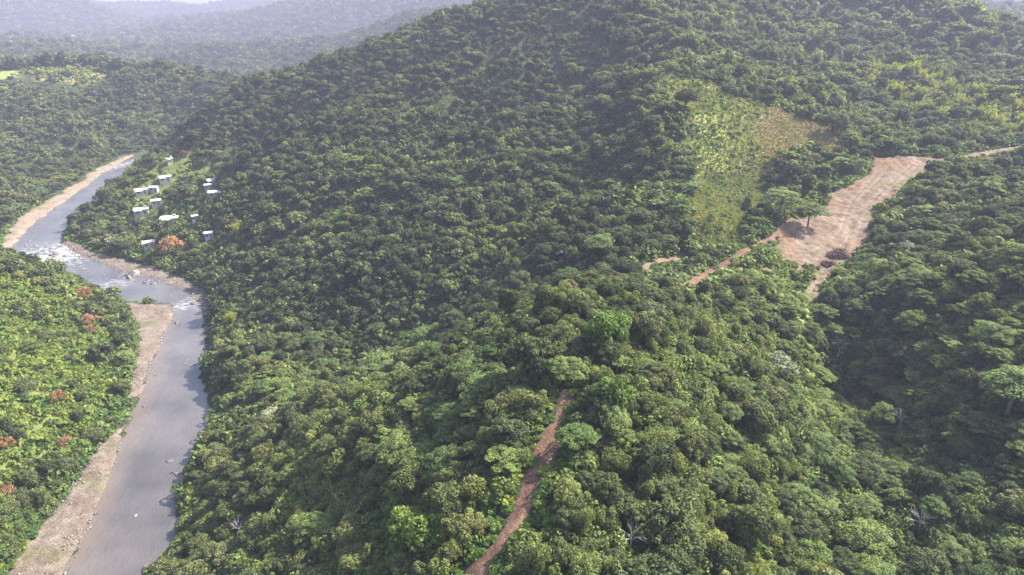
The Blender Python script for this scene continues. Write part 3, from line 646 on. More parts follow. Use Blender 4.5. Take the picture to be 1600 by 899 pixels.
# ------------------------------------------------------------------ where plants stand
def jgrid(step, x0, x1, y0, y1, jit=0.48):
    gx, gy = np.meshgrid(np.arange(x0, x1, step), np.arange(y0, y1, step)); gx = gx + (np.arange(gx.shape[0]) % 2)[:, None] * step * 0.5
    gx = gx.ravel(); gy = gy.ravel(); return gx + RNG.uniform(-jit, jit, gx.shape) * step, gy + RNG.uniform(-jit, jit, gy.shape) * step
def in_view(x, y, z, mx=170, my=140):
    px, py, d = project(x, y, z); return (px > -mx) & (px < 1600 + mx) & (py > -my) & (py < 899 + my) & (d > 5)
def unhidden(x, y, z, top=8.0, slack=7.0):
    vis = np.ones(x.shape, bool)
    for f in np.linspace(0.06, 0.97, 44):
        rx, ry, rz = x * f, y * f, HC + (z + top - HC) * f
        vis &= Hgrid(rx, ry) - slack < rz
    return vis
def maskd(x, y, P): return soft(x, y, P, 1)
HOUSES = [(222, 301, 20, 0, 0, .2), (242, 298, 13, 0, 1, -.3), (259, 281, 18, 1, 0, .1), (266, 253, 9, 0, 0, .3), (222, 332, 22, 0, 0, .05), (245, 319, 15, 2, 2, .15), (266, 345, 28, 0, 0, -.1),
          (332, 286, 15, 0, 0, .15), (326, 294, 11, 3, 2, .1), (337, 305, 20, 2, 1, -.15), (234, 385, 18, 2, 2, .2), (327, 370, 13, 0, 1, 0.1), (305, 344, 9, 2, 1, 0.4)]
HP = [hit(a, b + 3) for a, b, *_ in HOUSES]
EXCL = DIRT + [BAR_NEAR, BAR_FAR, BAR_RIGHT]
def free(x, y, buf=1.6):
    ok = maskd(x, y, RIVER) < -2.0
    for P in EXCL: ok &= maskd(x, y, P) < (-2.6 if P is TRACK else -buf)
    for h in HP:                                             # yard kept open on the side of each house that faces the river bend
        ok &= np.hypot(x - h[0], y - h[1]) > 7.5
        ok &= ~((np.abs(x - h[0] * 0.985) < 5.5) & (y < h[1]) & (y > h[1] - 11))
    return ok
def fronting(x, y, polys, steps):
    L = np.hypot(x, y); hit_ = np.zeros(x.shape, bool)
    for k in steps:
        f = 1 + k / L
        for P in polys: hit_ |= maskd(x * f, y * f, P) > 0
    return hit_
TX, TY, TK, TS, TL_ = [], [], [], [], []
def add(x, y, k, s, lod):
    TX.append(x); TY.append(y); TK.append(k); TS.append(s); TL_.append(lod)
KI = {k: i for i, k in enumerate(KINDS)}
def choose(x, y, px, py, d):
    """plant kind per spot: species patches, with darker or lighter kinds standing in for shade and sun"""
    n = len(x); r = RNG.random(n); q = fbm(x / 38, y / 38, 3, 51); q2 = fbm(x / 22, y / 22, 2, 61)
    k = np.full(n, KI['round'])
    k[(r < 0.28)] = KI['dark']; k[(r > 0.86)] = KI['umbrella']; k[(q > 0.18) & (r > 0.5)] = KI['umbrella']; k[(q < -0.2) & (r > 0.55)] = KI['vine']
    k[(r > 0.58) & (r < 0.64)] = KI['vine']; k[(r > 0.640) & (r < 0.648)] = KI['silver']; k[(r > 0.648) & (r < 0.652)] = KI['bare']; k[(r > 0.672) & (r < 0.680)] = KI['brown']
    ravine = (px > 1230) & (py > 430); k[ravine & (r > 0.45)] = KI['umbrella']
    ridge = (py > 520) & (px > 880) & (px < 1260); k[ridge & (r > 0.35) & (r < 0.75)] = KI['vine']
    nearl = (py > 560) & (px > 420) & (px <= 880); k[nearl & (r > 0.3) & (r < 0.55)] = KI['vine']
    slope = (py < 520) & (px < 1000) & (px > 250); k[slope & (r > 0.5) & (q2 > -0.1)] = KI['round']; k[slope & (r < 0.56)] = KI['dark']; k[nearl & (r < 0.28) & (r > 0.12)] = KI['round']; k[(px > 1000) & (py < 230) & (r < 0.2)] = KI['vine']  # more dark-leaved trees paint the river face's shade; lighter kinds paint the lit flanks
    bam = inpoly(px, py, [(1370, 110), (1440, 118), (1520, 150), (1610, 175), (1610, 225), (1500, 215), (1400, 180), (1340, 130)]); k[bam & (r > 0.35)] = KI['bamboo']
    return k
# near trees
x, y = jgrid(2.6, -330, 330, 50, 330); z = Hgrid(x, y)
ok = in_view(x, y, z) & free(x, y) & unhidden(x, y, z)
for P in (GRASS_A, GRASS_B): ok &= maskd(x, y, P) < 0.5
ok &= (maskd(x, y, SUNNY) < 0) | (RNG.random(x.shape) < 0.16)
ok &= (maskd(x, y, VILLAGE) < 0) | (RNG.random(x.shape) < 0.55)
ok &= fbm(x / 13, y / 13, 2, 301) > -0.42
rd_ = -maskd(x, y, RIVER); ok &= (rd_ > 9) | (rd_ > 4) & (RNG.random(x.shape) < 0.4)
x, y = x[ok], y[ok]; z = Hgrid(x, y); px, py, d = project(x, y, z)
OPEN = [CLEARING] + [q[2] for q in SIDE]
drop = fronting(x, y, OPEN, (2, 4, 6, 8)) | fronting(x, y, [q[2] for q in SIDE[:3]] + [SIDE[5][2]], (2, 4, 6, 8, 10, 12, 14)) | fronting(x, y, [SIDE[4][2]], (10, 12, 14, 16)) | fronting(x, y, [TRACK], (1, 2, 3.2, 4.4)) | fronting(x, y, [GRASS_A, GRASS_B], (2,))
road = [SIDE[4][2]]
lowt = fronting(x, y, OPEN, (10, 12, 14)) | fronting(x, y, [q[2] for q in SIDE[:3]] + [SIDE[5][2]], (16, 18, 21, 24, 28, 32)) | fronting(x, y, road, (10, 13, 16, 19, 22)) | fronting(x, y, [TRACK], (5.5, 6.5))
keep = (d < 300) & ~drop; lowt = lowt[keep]; x, y, px, py, d = x[keep], y[keep], px[keep], py[keep], d[keep]
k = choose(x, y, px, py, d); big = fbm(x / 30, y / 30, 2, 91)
s = (0.30 + 0.48 * RNG.random(x.shape) ** 1.5) * (1 + 0.5 * big) + (RNG.random(x.shape) < 0.09) * RNG.uniform(0.15, 0.5, x.shape)
s = np.where(lowt, np.minimum(s, 0.40), s)
add(x, y, k, s, np.where(d < 260, 0, 1))
# mid-distance trees
x, y = jgrid(3.7, -560, 620, 200, 800); z = Hgrid(x, y); px, py, d = project(x, y, z)
keep = (d >= 300) & in_view(x, y, z, 120, 60); x, y, z = x[keep], y[keep], z[keep]
ok = free(x, y, 2.0) & unhidden(x, y, z) & (maskd(x, y, RIVER) < -4.5) & (fbm(x / 13, y / 13, 2, 301) > -0.42)
for P in (GRASS_A, GRASS_B): ok &= (maskd(x, y, P) < 0.5) | (RNG.random(x.shape) < 0.02)
ok &= ~fronting(x, y, OPEN, (2, 4, 6, 8)) & ~fronting(x, y, [GRASS_A], (2,)) & ~(fronting(x, y, [SIDE[4][2]], (10, 12, 14, 16, 18, 20)) & (RNG.random(x.shape) < 0.97))
ok &= ~fronting(x, y, [RIVER], (3, 6, 9)) | (RNG.random(x.shape) < 0.15)
ok &= (maskd(x, y, VILLAGE) < 0) | (RNG.random(x.shape) < 0.4)
ok &= (maskd(x, y, SUNNY) < 0) | (RNG.random(x.shape) < 0.16)
for P in (FIELD, FIELD2): ok &= ((maskd(x, y, P) < 0) & (maskd(x, y + 26, P) < 0) & (maskd(x, y + 18, P) < 0) & (maskd(x, y + 9, P) < 0)) | (RNG.random(x.shape) < 0.05)
x, y = x[ok], y[ok]; z = Hgrid(x, y); px, py, d = project(x, y, z)
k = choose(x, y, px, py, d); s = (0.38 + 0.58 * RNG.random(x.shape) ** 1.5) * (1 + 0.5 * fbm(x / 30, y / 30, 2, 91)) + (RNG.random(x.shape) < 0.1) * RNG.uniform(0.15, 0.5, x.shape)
ur = (px > 930) & (py < 235) & (d > 380); thin = ~ur | (RNG.random(x.shape) < 0.45); s = np.where(ur, s * 1.55, s)
x, y, k, s, d = x[thin], y[thin], k[thin], s[thin], d[thin]
add(x, y, k, s, np.where(d < 560, 1, 2))
# far hills
x, y = jgrid(7.5, -1500, 1300, 650, 1900); z = Hgrid(x, y); px, py, d = project(x, y, z)
keep = (np.hypot(x, y) > 800) & ((y > 800) | (np.abs(x) > 560)) & in_view(x, y, z, 80, 30); x, y, z = x[keep], y[keep], z[keep]
ok = unhidden(x, y, z, 12, 4) & (maskd(x, y, RIVER) < -4)
for P in (FIELD, FIELD2): ok &= ((maskd(x, y, P) < 0) & (maskd(x, y + 26, P) < 0) & (maskd(x, y + 18, P) < 0) & (maskd(x, y + 9, P) < 0)) | (RNG.random(x.shape) < 0.05)
x, y = x[ok], y[ok]; z = Hgrid(x, y); px, py, d = project(x, y, z)
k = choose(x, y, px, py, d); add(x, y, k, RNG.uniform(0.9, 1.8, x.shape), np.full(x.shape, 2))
x, y = jgrid(15, -3000, 2200, 1600, 4300); z = Hgrid(x, y)
keep = (y > 1900) & in_view(x, y, z, 80, 30); x, y, z = x[keep], y[keep], z[keep]; ok = unhidden(x, y, z, 14, 4); x, y = x[ok], y[ok]; z = Hgrid(x, y); px, py, d = project(x, y, z)
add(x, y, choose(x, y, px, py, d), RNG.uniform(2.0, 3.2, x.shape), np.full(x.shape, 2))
# placed by hand: (kind, px, py, crown scale, label, group)
SPECIAL = []
TX = np.concatenate(TX); TY = np.concatenate(TY); TK = np.concatenate(TK); TS = np.concatenate(TS); TLd = np.concatenate(TL_); TZ = Hgrid(TX, TY)
TV = np.array([int(v * NVAR[KINDS[kk]]) for v, kk in zip(RNG.random(len(TX)), TK)])
TROT = np.stack([RNG.uniform(-.22, .22, len(TX)), RNG.uniform(-.22, .22, len(TX)), RNG.uniform(0, 6.28, len(TX))], 1)
TSC = np.stack([TS * RNG.uniform(.75, 1.35, len(TX)), TS * RNG.uniform(.75, 1.35, len(TX)), TS * RNG.uniform(.7, 1.3, len(TX))], 1)

# ------------------------------------------------------------------ trees that stand out: each its own thing
SPEC = [  # kind, var, pixel of the trunk foot, scale, name, label
 ('flame', 0, 268, 400, 1.9, 'flame_tree', 'large orange-red flowering tree beside the lowest white house'),
 ('flame', 1, 288, 247, 0.95, 'flame_tree', 'rust orange flowering tree at the upper end of the village'),
 ('flame', 0, 286, 314, 0.9, 'flame_tree', 'small orange flowering tree amid the village houses'),
 ('flame', 1, 312, 294, 0.65, 'flame_tree', 'small orange tree beside the upper pair of village houses'),
 ('flame', 0, 176, 374, 0.6, 'flame_tree', 'small rust tree by the village river bank'),
 ('flame', 1, 133, 470, 1.1, 'flame_tree', 'orange-brown tree on the wooded point above the rapids'),
 ('flame', 0, 140, 512, 1.0, 'flame_tree', 'orange-brown tree on the sunny bank opposite the gravel bar'),
 ('flame', 1, 143, 524, 0.8, 'flame_tree', 'smaller orange-brown tree just below another on the sunny bank'),
 ('flame', 0, 92, 634, 0.8, 'flame_tree', 'dull orange tree low on the left river bank thicket'),
 ('flame', 1, 12, 706, 0.8, 'flame_tree', 'rust red tree beside a large pale round crown'),
 ('flame', 0, 14, 780, 0.75, 'flame_tree', 'orange tree above the bright creepers by the gravel bar'),
 ('flame', 1, 102, 702, 0.7, 'flame_tree', 'dull rust tree above the creeper covered bank'),
 ('fresh', 0, 640, 862, 1.25, 'fresh_green_tree', 'bright fresh green puffy tree, taller and thinner of a close pair'),
 ('fresh', 1, 665, 880, 1.3, 'fresh_green_tree', 'bright fresh green puffy tree, rounder of a close pair'),
 ('umbrella', 0, 1262, 356, 1.45, 'spreading_tree', 'lone spreading tree with bare trunk at the clearing edge'),
 ('umbrella', 1, 1216, 340, 1.75, 'spreading_tree', 'broad dark spreading tree beside the lone trunk tree'),
 ('dark', 0, 1069, 178, 1.75, 'dark_round_tree', 'dark round tree standing out on the grassy crest'),
 ('round', 1, 1303, 212, 1.9, 'pale_round_tree', 'large pale round tree at the end of the grassy spur'),
 ('bare', 0, 1309, 556, 1.15, 'bare_white_tree', 'leafless white branched tree in the dark ravine'),
 ('bare', 1, 985, 866, 0.9, 'bare_white_tree', 'dead whitish tree among green crowns on the near ridge'),
 ('bare', 2, 1405, 672, 0.9, 'bare_white_tree', 'grey dead branches poking from canopy across the ravine'),
 ('bare', 0, 1432, 835, 1.0, 'bare_white_tree', 'dead tree with leaning pale limbs low in the ravine'),
 ('bare', 1, 1290, 815, 0.9, 'bare_white_tree', 'thin dead tree on the ravine side of the near ridge'),
 ('bare', 2, 1418, 480, 0.95, 'bare_white_tree', 'pale trunked thin tree below the clearing'),
 ('silver', 0, 1212, 590, 1.2, 'silver_leaved_tree', 'whitish leaved tree at the rim of the ravine'),
 ('silver', 1, 1228, 600, 1.0, 'silver_leaved_tree', 'smaller whitish leaved tree just beside another at the ravine rim'),
 ('umbrella', 2, 1572, 660, 1.75, 'broad_canopy_tree', 'very broad flat crowned green tree across the ravine'),
 ('bamboo', 0, 374, 372, 1.25, 'bamboo_clump', 'single yellow-green bamboo clump on the dark slope above the village'),
 ('bamboo', 1, 362, 512, 0.9, 'bamboo_clump', 'yellow-green bamboo clump near the right river bank'),
 ('bamboo', 0, 300, 780, 0.55, 'bamboo_clump', 'small yellow-green bamboo clump at the water edge'),
 ('fresh', 0, 945, 560, 1.5, 'glossy_green_tree', 'glossy bright green tree on top of the near knoll'),
 ('fresh', 1, 960, 655, 1.15, 'glossy_green_tree', 'glossy bright green tree beside the upper end of the track'),
 ('umbrella', 3, 885, 604, 0.9, 'overhanging_tree', 'leafy tree overhanging the upper end of the track'),
]
cleared = np.zeros(len(TX), bool)
for kind, var, px, py, sc, name, label in SPEC:
    X, Y, Z = hit(px, py)
    lod = 0
    e = obj(name, None, loc=(X, Y, Z - 0.3)); e.rotation_euler = (0, 0, random.uniform(0, 6.28)); s3 = sc * random.uniform(.95, 1.08); e.scale = (sc, sc, s3)
    tag(e, label, 'bamboo' if kind == 'bamboo' else 'tree')
    obj('crown', CROWN[(kind, var % NVAR[kind], lod)], e) if kind != 'bare' else tag(obj('twigs', CROWN[(kind, var, lod)], e), kind='stuff')
    obj('culms' if kind == 'bamboo' else 'trunk', TRUNK[(kind, var % NVAR[kind], lod)], e)
    rr = {'umbrella': 4.0, 'flame': 3.4, 'bare': 3.2}.get(kind, 2.6) * sc * 0.8
    cleared |= np.hypot(TX - X, TY - Y) < rr
    if kind in ('bare', 'silver') or name in ('spreading_tree', 'flame_tree', 'dark_round_tree', 'pale_round_tree', 'bamboo_clump'):   # keep what stands right in front low
        L = math.hypot(X, Y); fx, fy = X / L, Y / L; al = (X - TX) * fx + (Y - TY) * fy; ac = np.abs((X - TX) * fy - (Y - TY) * fx)
        cleared |= (al > -1) & (al < 3.2 * 2 * sc + 3) & (ac < 2.6 * sc)
cleared &= True
keep = ~cleared
TX, TY, TZ, TK, TV, TS, TLd, TROT, TSC = TX[keep], TY[keep], TZ[keep], TK[keep], TV[keep], TS[keep], TLd[keep], TROT[keep], TSC[keep]

# the nearest trees in view stand as things of their own, the rest is forest
PX, PY, PD = project(TX, TY, TZ + 4.0 * TS)
inframe = (PX > -15) & (PX < 1615) & (PY > -10) & (PY < 925) & (TLd == 0)
clear_ = unhidden(TX, TY, TZ, 6.0, -1.0)
size = TS / PD
INFO = {'round': ('broadleaf_tree', 'round mid-green broadleaf tree', 300), 'dark': ('dark_leaved_tree', 'dark green dense crowned tree', 250), 'umbrella': ('flat_crowned_tree', 'bright green flat crowned tree', 280),
        'vine': ('vine_draped_tree', 'lumpy olive vine draped tree', 280), 'silver': ('silver_leaved_tree', 'small pale silvery leaved tree', 40), 'bare': ('bare_tree', 'leafless pale branched small tree', 40),
        'brown': ('brownish_tree', 'brownish leaved broadleaf tree', 60), 'bamboo': ('bamboo_clump', 'yellow-green bamboo clump', 40)}
LM = {12: 'the bright green puffy pair', 13: 'the bright green puffy pair', 18: 'the leafless white ravine tree', 19: 'the dead whitish ridge tree', 20: 'the grey dead branches across the ravine', 21: 'the leaning dead tree in the ravine',
      22: 'the thin dead tree of the ridge', 23: 'the pale trunked tree below the clearing', 24: 'the whitish pair at the ravine rim', 25: 'the whitish pair at the ravine rim', 26: 'the very broad flat crown', 30: 'the glossy tree on the knoll', 31: 'the glossy tree by the track', 32: 'the tree overhanging the track'}
LMP = {k: hit(SPEC[k][2], SPEC[k][3])[:2] for k in LM}
def region(px, py, x, y):
    near = min(LMP, key=lambda k: math.hypot(LMP[k][0] - x, LMP[k][1] - y))
    if math.hypot(LMP[near][0] - x, LMP[near][1] - y) < 10: return 'close to ' + LM[near], ''
    z = float(Hgrid(x, y))
    if dist_line(np.array([x]), np.array([y]), [tuple(p) for p in TRACK_C])[0] < 9: return 'beside the reddish track on the near ridge', 'trees beside the near track'
    if px < 330 and py > 400 and x < -100: return 'on the bank across the river', 'trees on the far river bank'
    if px > 1240 and py > 420: return ('low in the ravine below the clearing' if z < 44 else 'high on the far side of the ravine'), 'trees in the ravine'
    if py < 470 and px > 1040: return 'around the bare earth clearing', 'trees around the clearing'
    if px > 900: return ('low on the ravine side of the ridge' if z < 50 else 'high on the ravine side of the ridge'), 'trees on the ravine side of the ridge'
    if py < 560: return 'on the shaded mountainside above the river', 'trees on the shaded mountainside'
    return ('low on the river side of the ridge' if z < 20 else 'halfway up the river side of the ridge' if z < 42 else 'high on the river side of the ridge'), 'trees on the river side of the ridge'
solo = np.zeros(len(TX), bool)
for kind, (name, text, cap) in INFO.items():
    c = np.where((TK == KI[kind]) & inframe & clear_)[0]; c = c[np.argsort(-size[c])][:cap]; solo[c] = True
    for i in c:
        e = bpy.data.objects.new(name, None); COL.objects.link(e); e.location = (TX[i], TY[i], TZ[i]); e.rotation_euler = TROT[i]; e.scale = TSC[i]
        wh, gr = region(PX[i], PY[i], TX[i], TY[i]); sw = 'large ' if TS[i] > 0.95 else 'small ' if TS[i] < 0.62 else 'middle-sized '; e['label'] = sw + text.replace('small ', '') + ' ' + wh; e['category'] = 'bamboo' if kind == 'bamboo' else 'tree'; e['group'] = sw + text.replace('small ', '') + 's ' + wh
        for pn, src in (('crown' if kind != 'bare' else 'twigs', CROWN), ('trunk' if kind != 'bamboo' else 'culms', TRUNK)):
            ch = bpy.data.objects.new(pn, src[(kind, TV[i], 0)]); COL.objects.link(ch); ch.parent = e
            if pn == 'twigs': ch['kind'] = 'stuff'
IDX = np.array([INDEX[(KINDS[a], b, c)] for a, b, c in zip(TK, TV, TLd)])
rest = ~solo
dd = np.hypot(TX, TY); left_ = (TX < -150) & (TY > 380) & (dd < 1000) & (np.array(rbf(TX, TY)) > -5) & (PX < 385)
grp = np.where(dd > 800, 2, np.where((PX < 330) & (TX < -115) & (PY > 400), 1, 0))
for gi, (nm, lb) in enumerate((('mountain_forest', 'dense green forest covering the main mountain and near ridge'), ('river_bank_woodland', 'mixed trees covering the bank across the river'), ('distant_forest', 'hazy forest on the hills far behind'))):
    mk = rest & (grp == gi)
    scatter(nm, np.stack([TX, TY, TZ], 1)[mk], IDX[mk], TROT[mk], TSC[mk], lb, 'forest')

# ------------------------------------------------------------------ low plants
def low_plants(name, label, cat, step, area, kinds, smin, smax, lod_d=(190, 420), dens=1.0, poly=None, test=None, buf=-0.15):
    x, y = jgrid(step, *area); z = Hgrid(x, y); ok = in_view(x, y, z, 60, 60); x, y, z = x[ok], y[ok], z[ok]
    ok = RNG.random(x.shape) < dens
    if poly is not None: ok &= maskd(x, y, poly) > -0.5
    if test is not None: ok &= test(x, y)
    ok &= maskd(x, y, RIVER) < -1.0
    for P in EXCL: ok &= maskd(x, y, P) < buf
    x, y, z = x[ok], y[ok], z[ok]; ok = unhidden(x, y, z, 2.0, 2.0); x, y, z = x[ok], y[ok], z[ok]
    for h in HP: ok = np.hypot(x - h[0], y - h[1]) > 6.0; x, y, z = x[ok], y[ok], z[ok]
    px, py, d = project(x, y, z); lod = np.where(d < lod_d[0], 0, np.where(d < lod_d[1], 1, 2))
    ks = [kinds(a, b, c, e) if callable(kinds) else kinds[int(r * len(kinds))] for a, b, c, e, r in zip(x, y, px, py, RNG.random(len(x)))]
    idx = [INDEX[(k, int(r * NVAR[k]), int(l))] for k, r, l in zip(ks, RNG.random(len(x)), lod)]
    s = RNG.uniform(smin, smax, len(x)); sc = np.stack([s * RNG.uniform(.85, 1.2, len(x)), s * RNG.uniform(.85, 1.2, len(x)), s * RNG.uniform(.8, 1.2, len(x))], 1)
    rot = np.stack([RNG.uniform(-.2, .2, len(x)), RNG.uniform(-.2, .2, len(x)), RNG.uniform(0, 6.28, len(x))], 1)
    return scatter(name, np.stack([x, y, z], 1), idx, rot, sc, label, cat)
def bbox(P): a = np.array(P); return (a[:, 0].min(), a[:, 0].max(), a[:, 1].min(), a[:, 1].max())
low_plants('undergrowth', 'dark leafy undergrowth between the trees of the slopes', 'undergrowth', 2.3, (-220, 300, 55, 440), ['undershrub', 'undershrub', 'creeper'], 1.1, 2.4, dens=0.85, test=lambda x, y: (maskd(x, y, SUNNY) < 0) & (maskd(x, y, GRASS_A) < 0) & (maskd(x, y, TRACK) < -1.6) & ~fronting(x, y, DIRT, (1, 2.2, 3.5)) & ~fronting(x, y, [q[2] for q in SIDE[:3]], (5, 6.5)))
low_plants('bank_shrubs', 'sunlit bright green shrubs on the hill across the river', 'shrubs', 2.0, bbox(SUNNY), ['shrub', 'shrub', 'creeper', 'shrub'], 0.8, 2.1, dens=0.9, poly=SUNNY)
low_plants('bank_creepers', 'bright green creepers along the river banks', 'creepers', 1.9, (-330, -70, 90, 480), ['creeper', 'creeper', 'shrub'], 0.9, 1.6, dens=0.9, test=lambda x, y: (maskd(x, y, RIVER) > -34) & (maskd(x, y, RIVER) < -1.5) & (maskd(x, y, SUNNY) < 0))
def near_dirt(x, y):
    q = np.full(x.shape, 99.0)
    for P in DIRT: q = np.minimum(q, np.abs(maskd(x, y, P)))
    return q < 2.6
low_plants('verge_weeds', 'low weeds and bushes along the edges of tracks and clearing', 'weeds', 1.25, (-40, 270, 60, 370), ['creeper', 'shrub', 'grass', 'creeper'], 0.55, 1.15, lod_d=(190, 360), dens=0.7, test=near_dirt, buf=0.7)
def gk(x, y, px, py):
    dryish = px + 70 * float(fbm(np.array([x / 16]), np.array([y / 16]), 2, 8)[0]) > 1185 and py < 300
    r = random.random()
    if dryish: return 'drygrass' if r < 0.75 else 'grass'
    return 'grass' if r < 0.72 else 'shrub' if r < 0.80 else 'creeper' if r < 0.84 else 'drygrass'
low_plants('grass', 'yellow-green and straw coloured grass on the spur', 'grass', 0.95, bbox(GRASS_A), gk, 0.6, 1.25, lod_d=(100, 330), poly=GRASS_A)
low_plants('grass', 'short grass wedge between the two dirt tracks', 'grass', 1.2, bbox(GRASS_B), lambda *a: 'grass' if random.random() < 0.75 else 'shrub', 0.7, 1.2, lod_d=(100, 330), poly=GRASS_B)
low_plants('field_shrubs', 'pale straw coloured scrub field on the hill across the river', 'field', 5.0, bbox(FIELD), lambda *a: 'drygrass' if random.random() < 0.5 else 'shrub', 2.0, 3.2, lod_d=(1, 2), poly=FIELD)
low_plants('village_garden', 'low garden plants and grass between the village houses', 'garden', 2.4, bbox(VILLAGE), lambda *a: ('grass', 'shrub', 'creeper')[int(random.random() * 3)], 0.8, 1.5, dens=0.8, poly=VILLAGE)

# ------------------------------------------------------------------ rocks
def rock_mesh(seed, mat):
    bm = bmesh.new(); bmesh.ops.create_icosphere(bm, subdivisions=2, radius=1); rng = np.random.default_rng(seed); off = rng.uniform(0, 50, 3); sx = rng.uniform(0.75, 1.3, 3) * np.array([1, 1, 0.62])
    cut = [(unit(rng.normal(size=3)), rng.uniform(0.6, 0.85)) for _ in range(7)]
    for v in bm.verts:
        p = np.array(v.co)
        for nrm, dd_ in cut:
            q = p @ nrm
            if q > dd_: p = p - nrm * (q - dd_)
        p = p * (1 + 0.12 * math.sin(p[0] * 5 + off[0]) * math.sin(p[1] * 4 + off[1])) * sx; v.co = p
    me = bpy.data.meshes.new('rock'); bm.to_mesh(me); bm.free(); me.materials.append(mat); return me
RP = [rock_mesh(i, ROCK_PALE) for i in range(5)]; RK = [rock_mesh(20 + i, ROCK_DARK) for i in range(5)]
def boulder(px, py, r, dark, label, group=None):
    X, Y, _ = at_z(px, py, 0.0); z = max(-0.1, float(Hgrid(X, Y)))
    o = obj('boulder', random.choice(RK if dark else RP), loc=(X, Y, z - 0.05 * r)); o.rotation_euler = (random.uniform(-.15, .15), random.uniform(-.15, .15), random.uniform(0, 6.28)); o.scale = (r, r * random.uniform(.7, 1.1), r * random.uniform(.7, 1.1))
    tag(o, label, 'boulder', group)
boulder(208, 430, 4.2, False, 'largest pale flat boulder on the rocky shore below the village')
boulder(201, 434, 1.9, False, 'pale boulder touching the largest flat boulder on the rocky shore')
boulder(276, 505, 1.5, True, 'lone dark boulder in the water off the gravel bar tip')
boulder(304, 474, 2.2, True, 'dark boulder at the water edge beside the rapids')
boulder(265, 721, 1.2, True, 'lone dark rock standing in open water')
boulder(90, 397, 3.0, False, 'biggest pale boulder in the upper rapids')
boulder(80, 399, 1.8, True, 'dark boulder wedged beside the biggest pale boulder in the rapids')
boulder(212, 806, 0.6, False, 'small pale rock in the middle of the near river')
boulder(228, 884, 1.1, True, 'dark rock near the wooded bank at the near river')
for k in range(52):
    a = random.gauss(0, 1); boulder(88 + a * 26 + random.uniform(-8, 8), 398 + a * 9 + random.gauss(0, 6), random.uniform(0.5, 1.5), random.random() < 0.35, 'boulder scattered through the upper rapids by the wooded point', 'boulders in the upper rapids')
for k in range(26):
    u = random.random(); boulder(135 + 170 * u + random.uniform(-5, 5), 418 + 52 * u ** 1.3 + random.gauss(0, 4), random.uniform(0.4, 1.2), random.random() < 0.5, 'rock along the shore below the village', 'rocks along the village shore')
for (cx, cy, n) in ((300, 570, 5), (297, 698, 5), (275, 748, 9), (240, 583, 6), (212, 625, 5), (195, 655, 5), (285, 740, 4)):
    for k in range(n): boulder(cx + random.gauss(0, 7), cy + random.gauss(0, 5), random.uniform(0.3, 0.85), random.random() < 0.85, 'dark rock breaking the surface of the calm near river', 'dark rocks in the calm river')
# gravel stones
GC = bpy.data.collections.new('stone_kinds')
for i in range(4):
    o = bpy.data.objects.new('stone_%03d' % i, RP[i]); GC.objects.link(o)
GC.objects.link(bpy.data.objects.new('stone_004', RK[0]))
SG2 = scatter_group(GC, 'scatter_stones')
def stones(P, step, dens, s0, s1, label, seed):
    x, y = jgrid(step, *bbox(P)); sd = maskd(x, y, P); ok = (sd > -0.6) & (RNG.random(x.shape) < dens * (0.35 + 0.9 * (fbm(x / 11, y / 11, 3, seed) > -0.05))); x, y = x[ok], y[ok]
    s = RNG.uniform(s0, s1, len(x)) * RNG.uniform(0.6, 1.2, len(x)); scatter('gravel_stones', np.stack([x, y, np.maximum(Hgrid(x, y), 0) + 0.08], 1), RNG.integers(0, 5, len(x)), np.stack([RNG.uniform(-.3, .3, len(x))] * 2 + [RNG.uniform(0, 6.28, len(x))], 1), np.stack([s, s, s], 1), label, 'stones', SG2)
stones(BAR_NEAR, 0.9, 0.5, 0.12, 0.40, 'loose stones covering the near gravel bar', 41)
stones(BAR_RIGHT, 1.3, 0.5, 0.2, 0.6, 'loose stones along the rocky shore below the village', 42)
stones(BAR_FAR, 2.6, 0.25, 0.2, 0.5, 'sparse stones on the pale sand bar', 43)

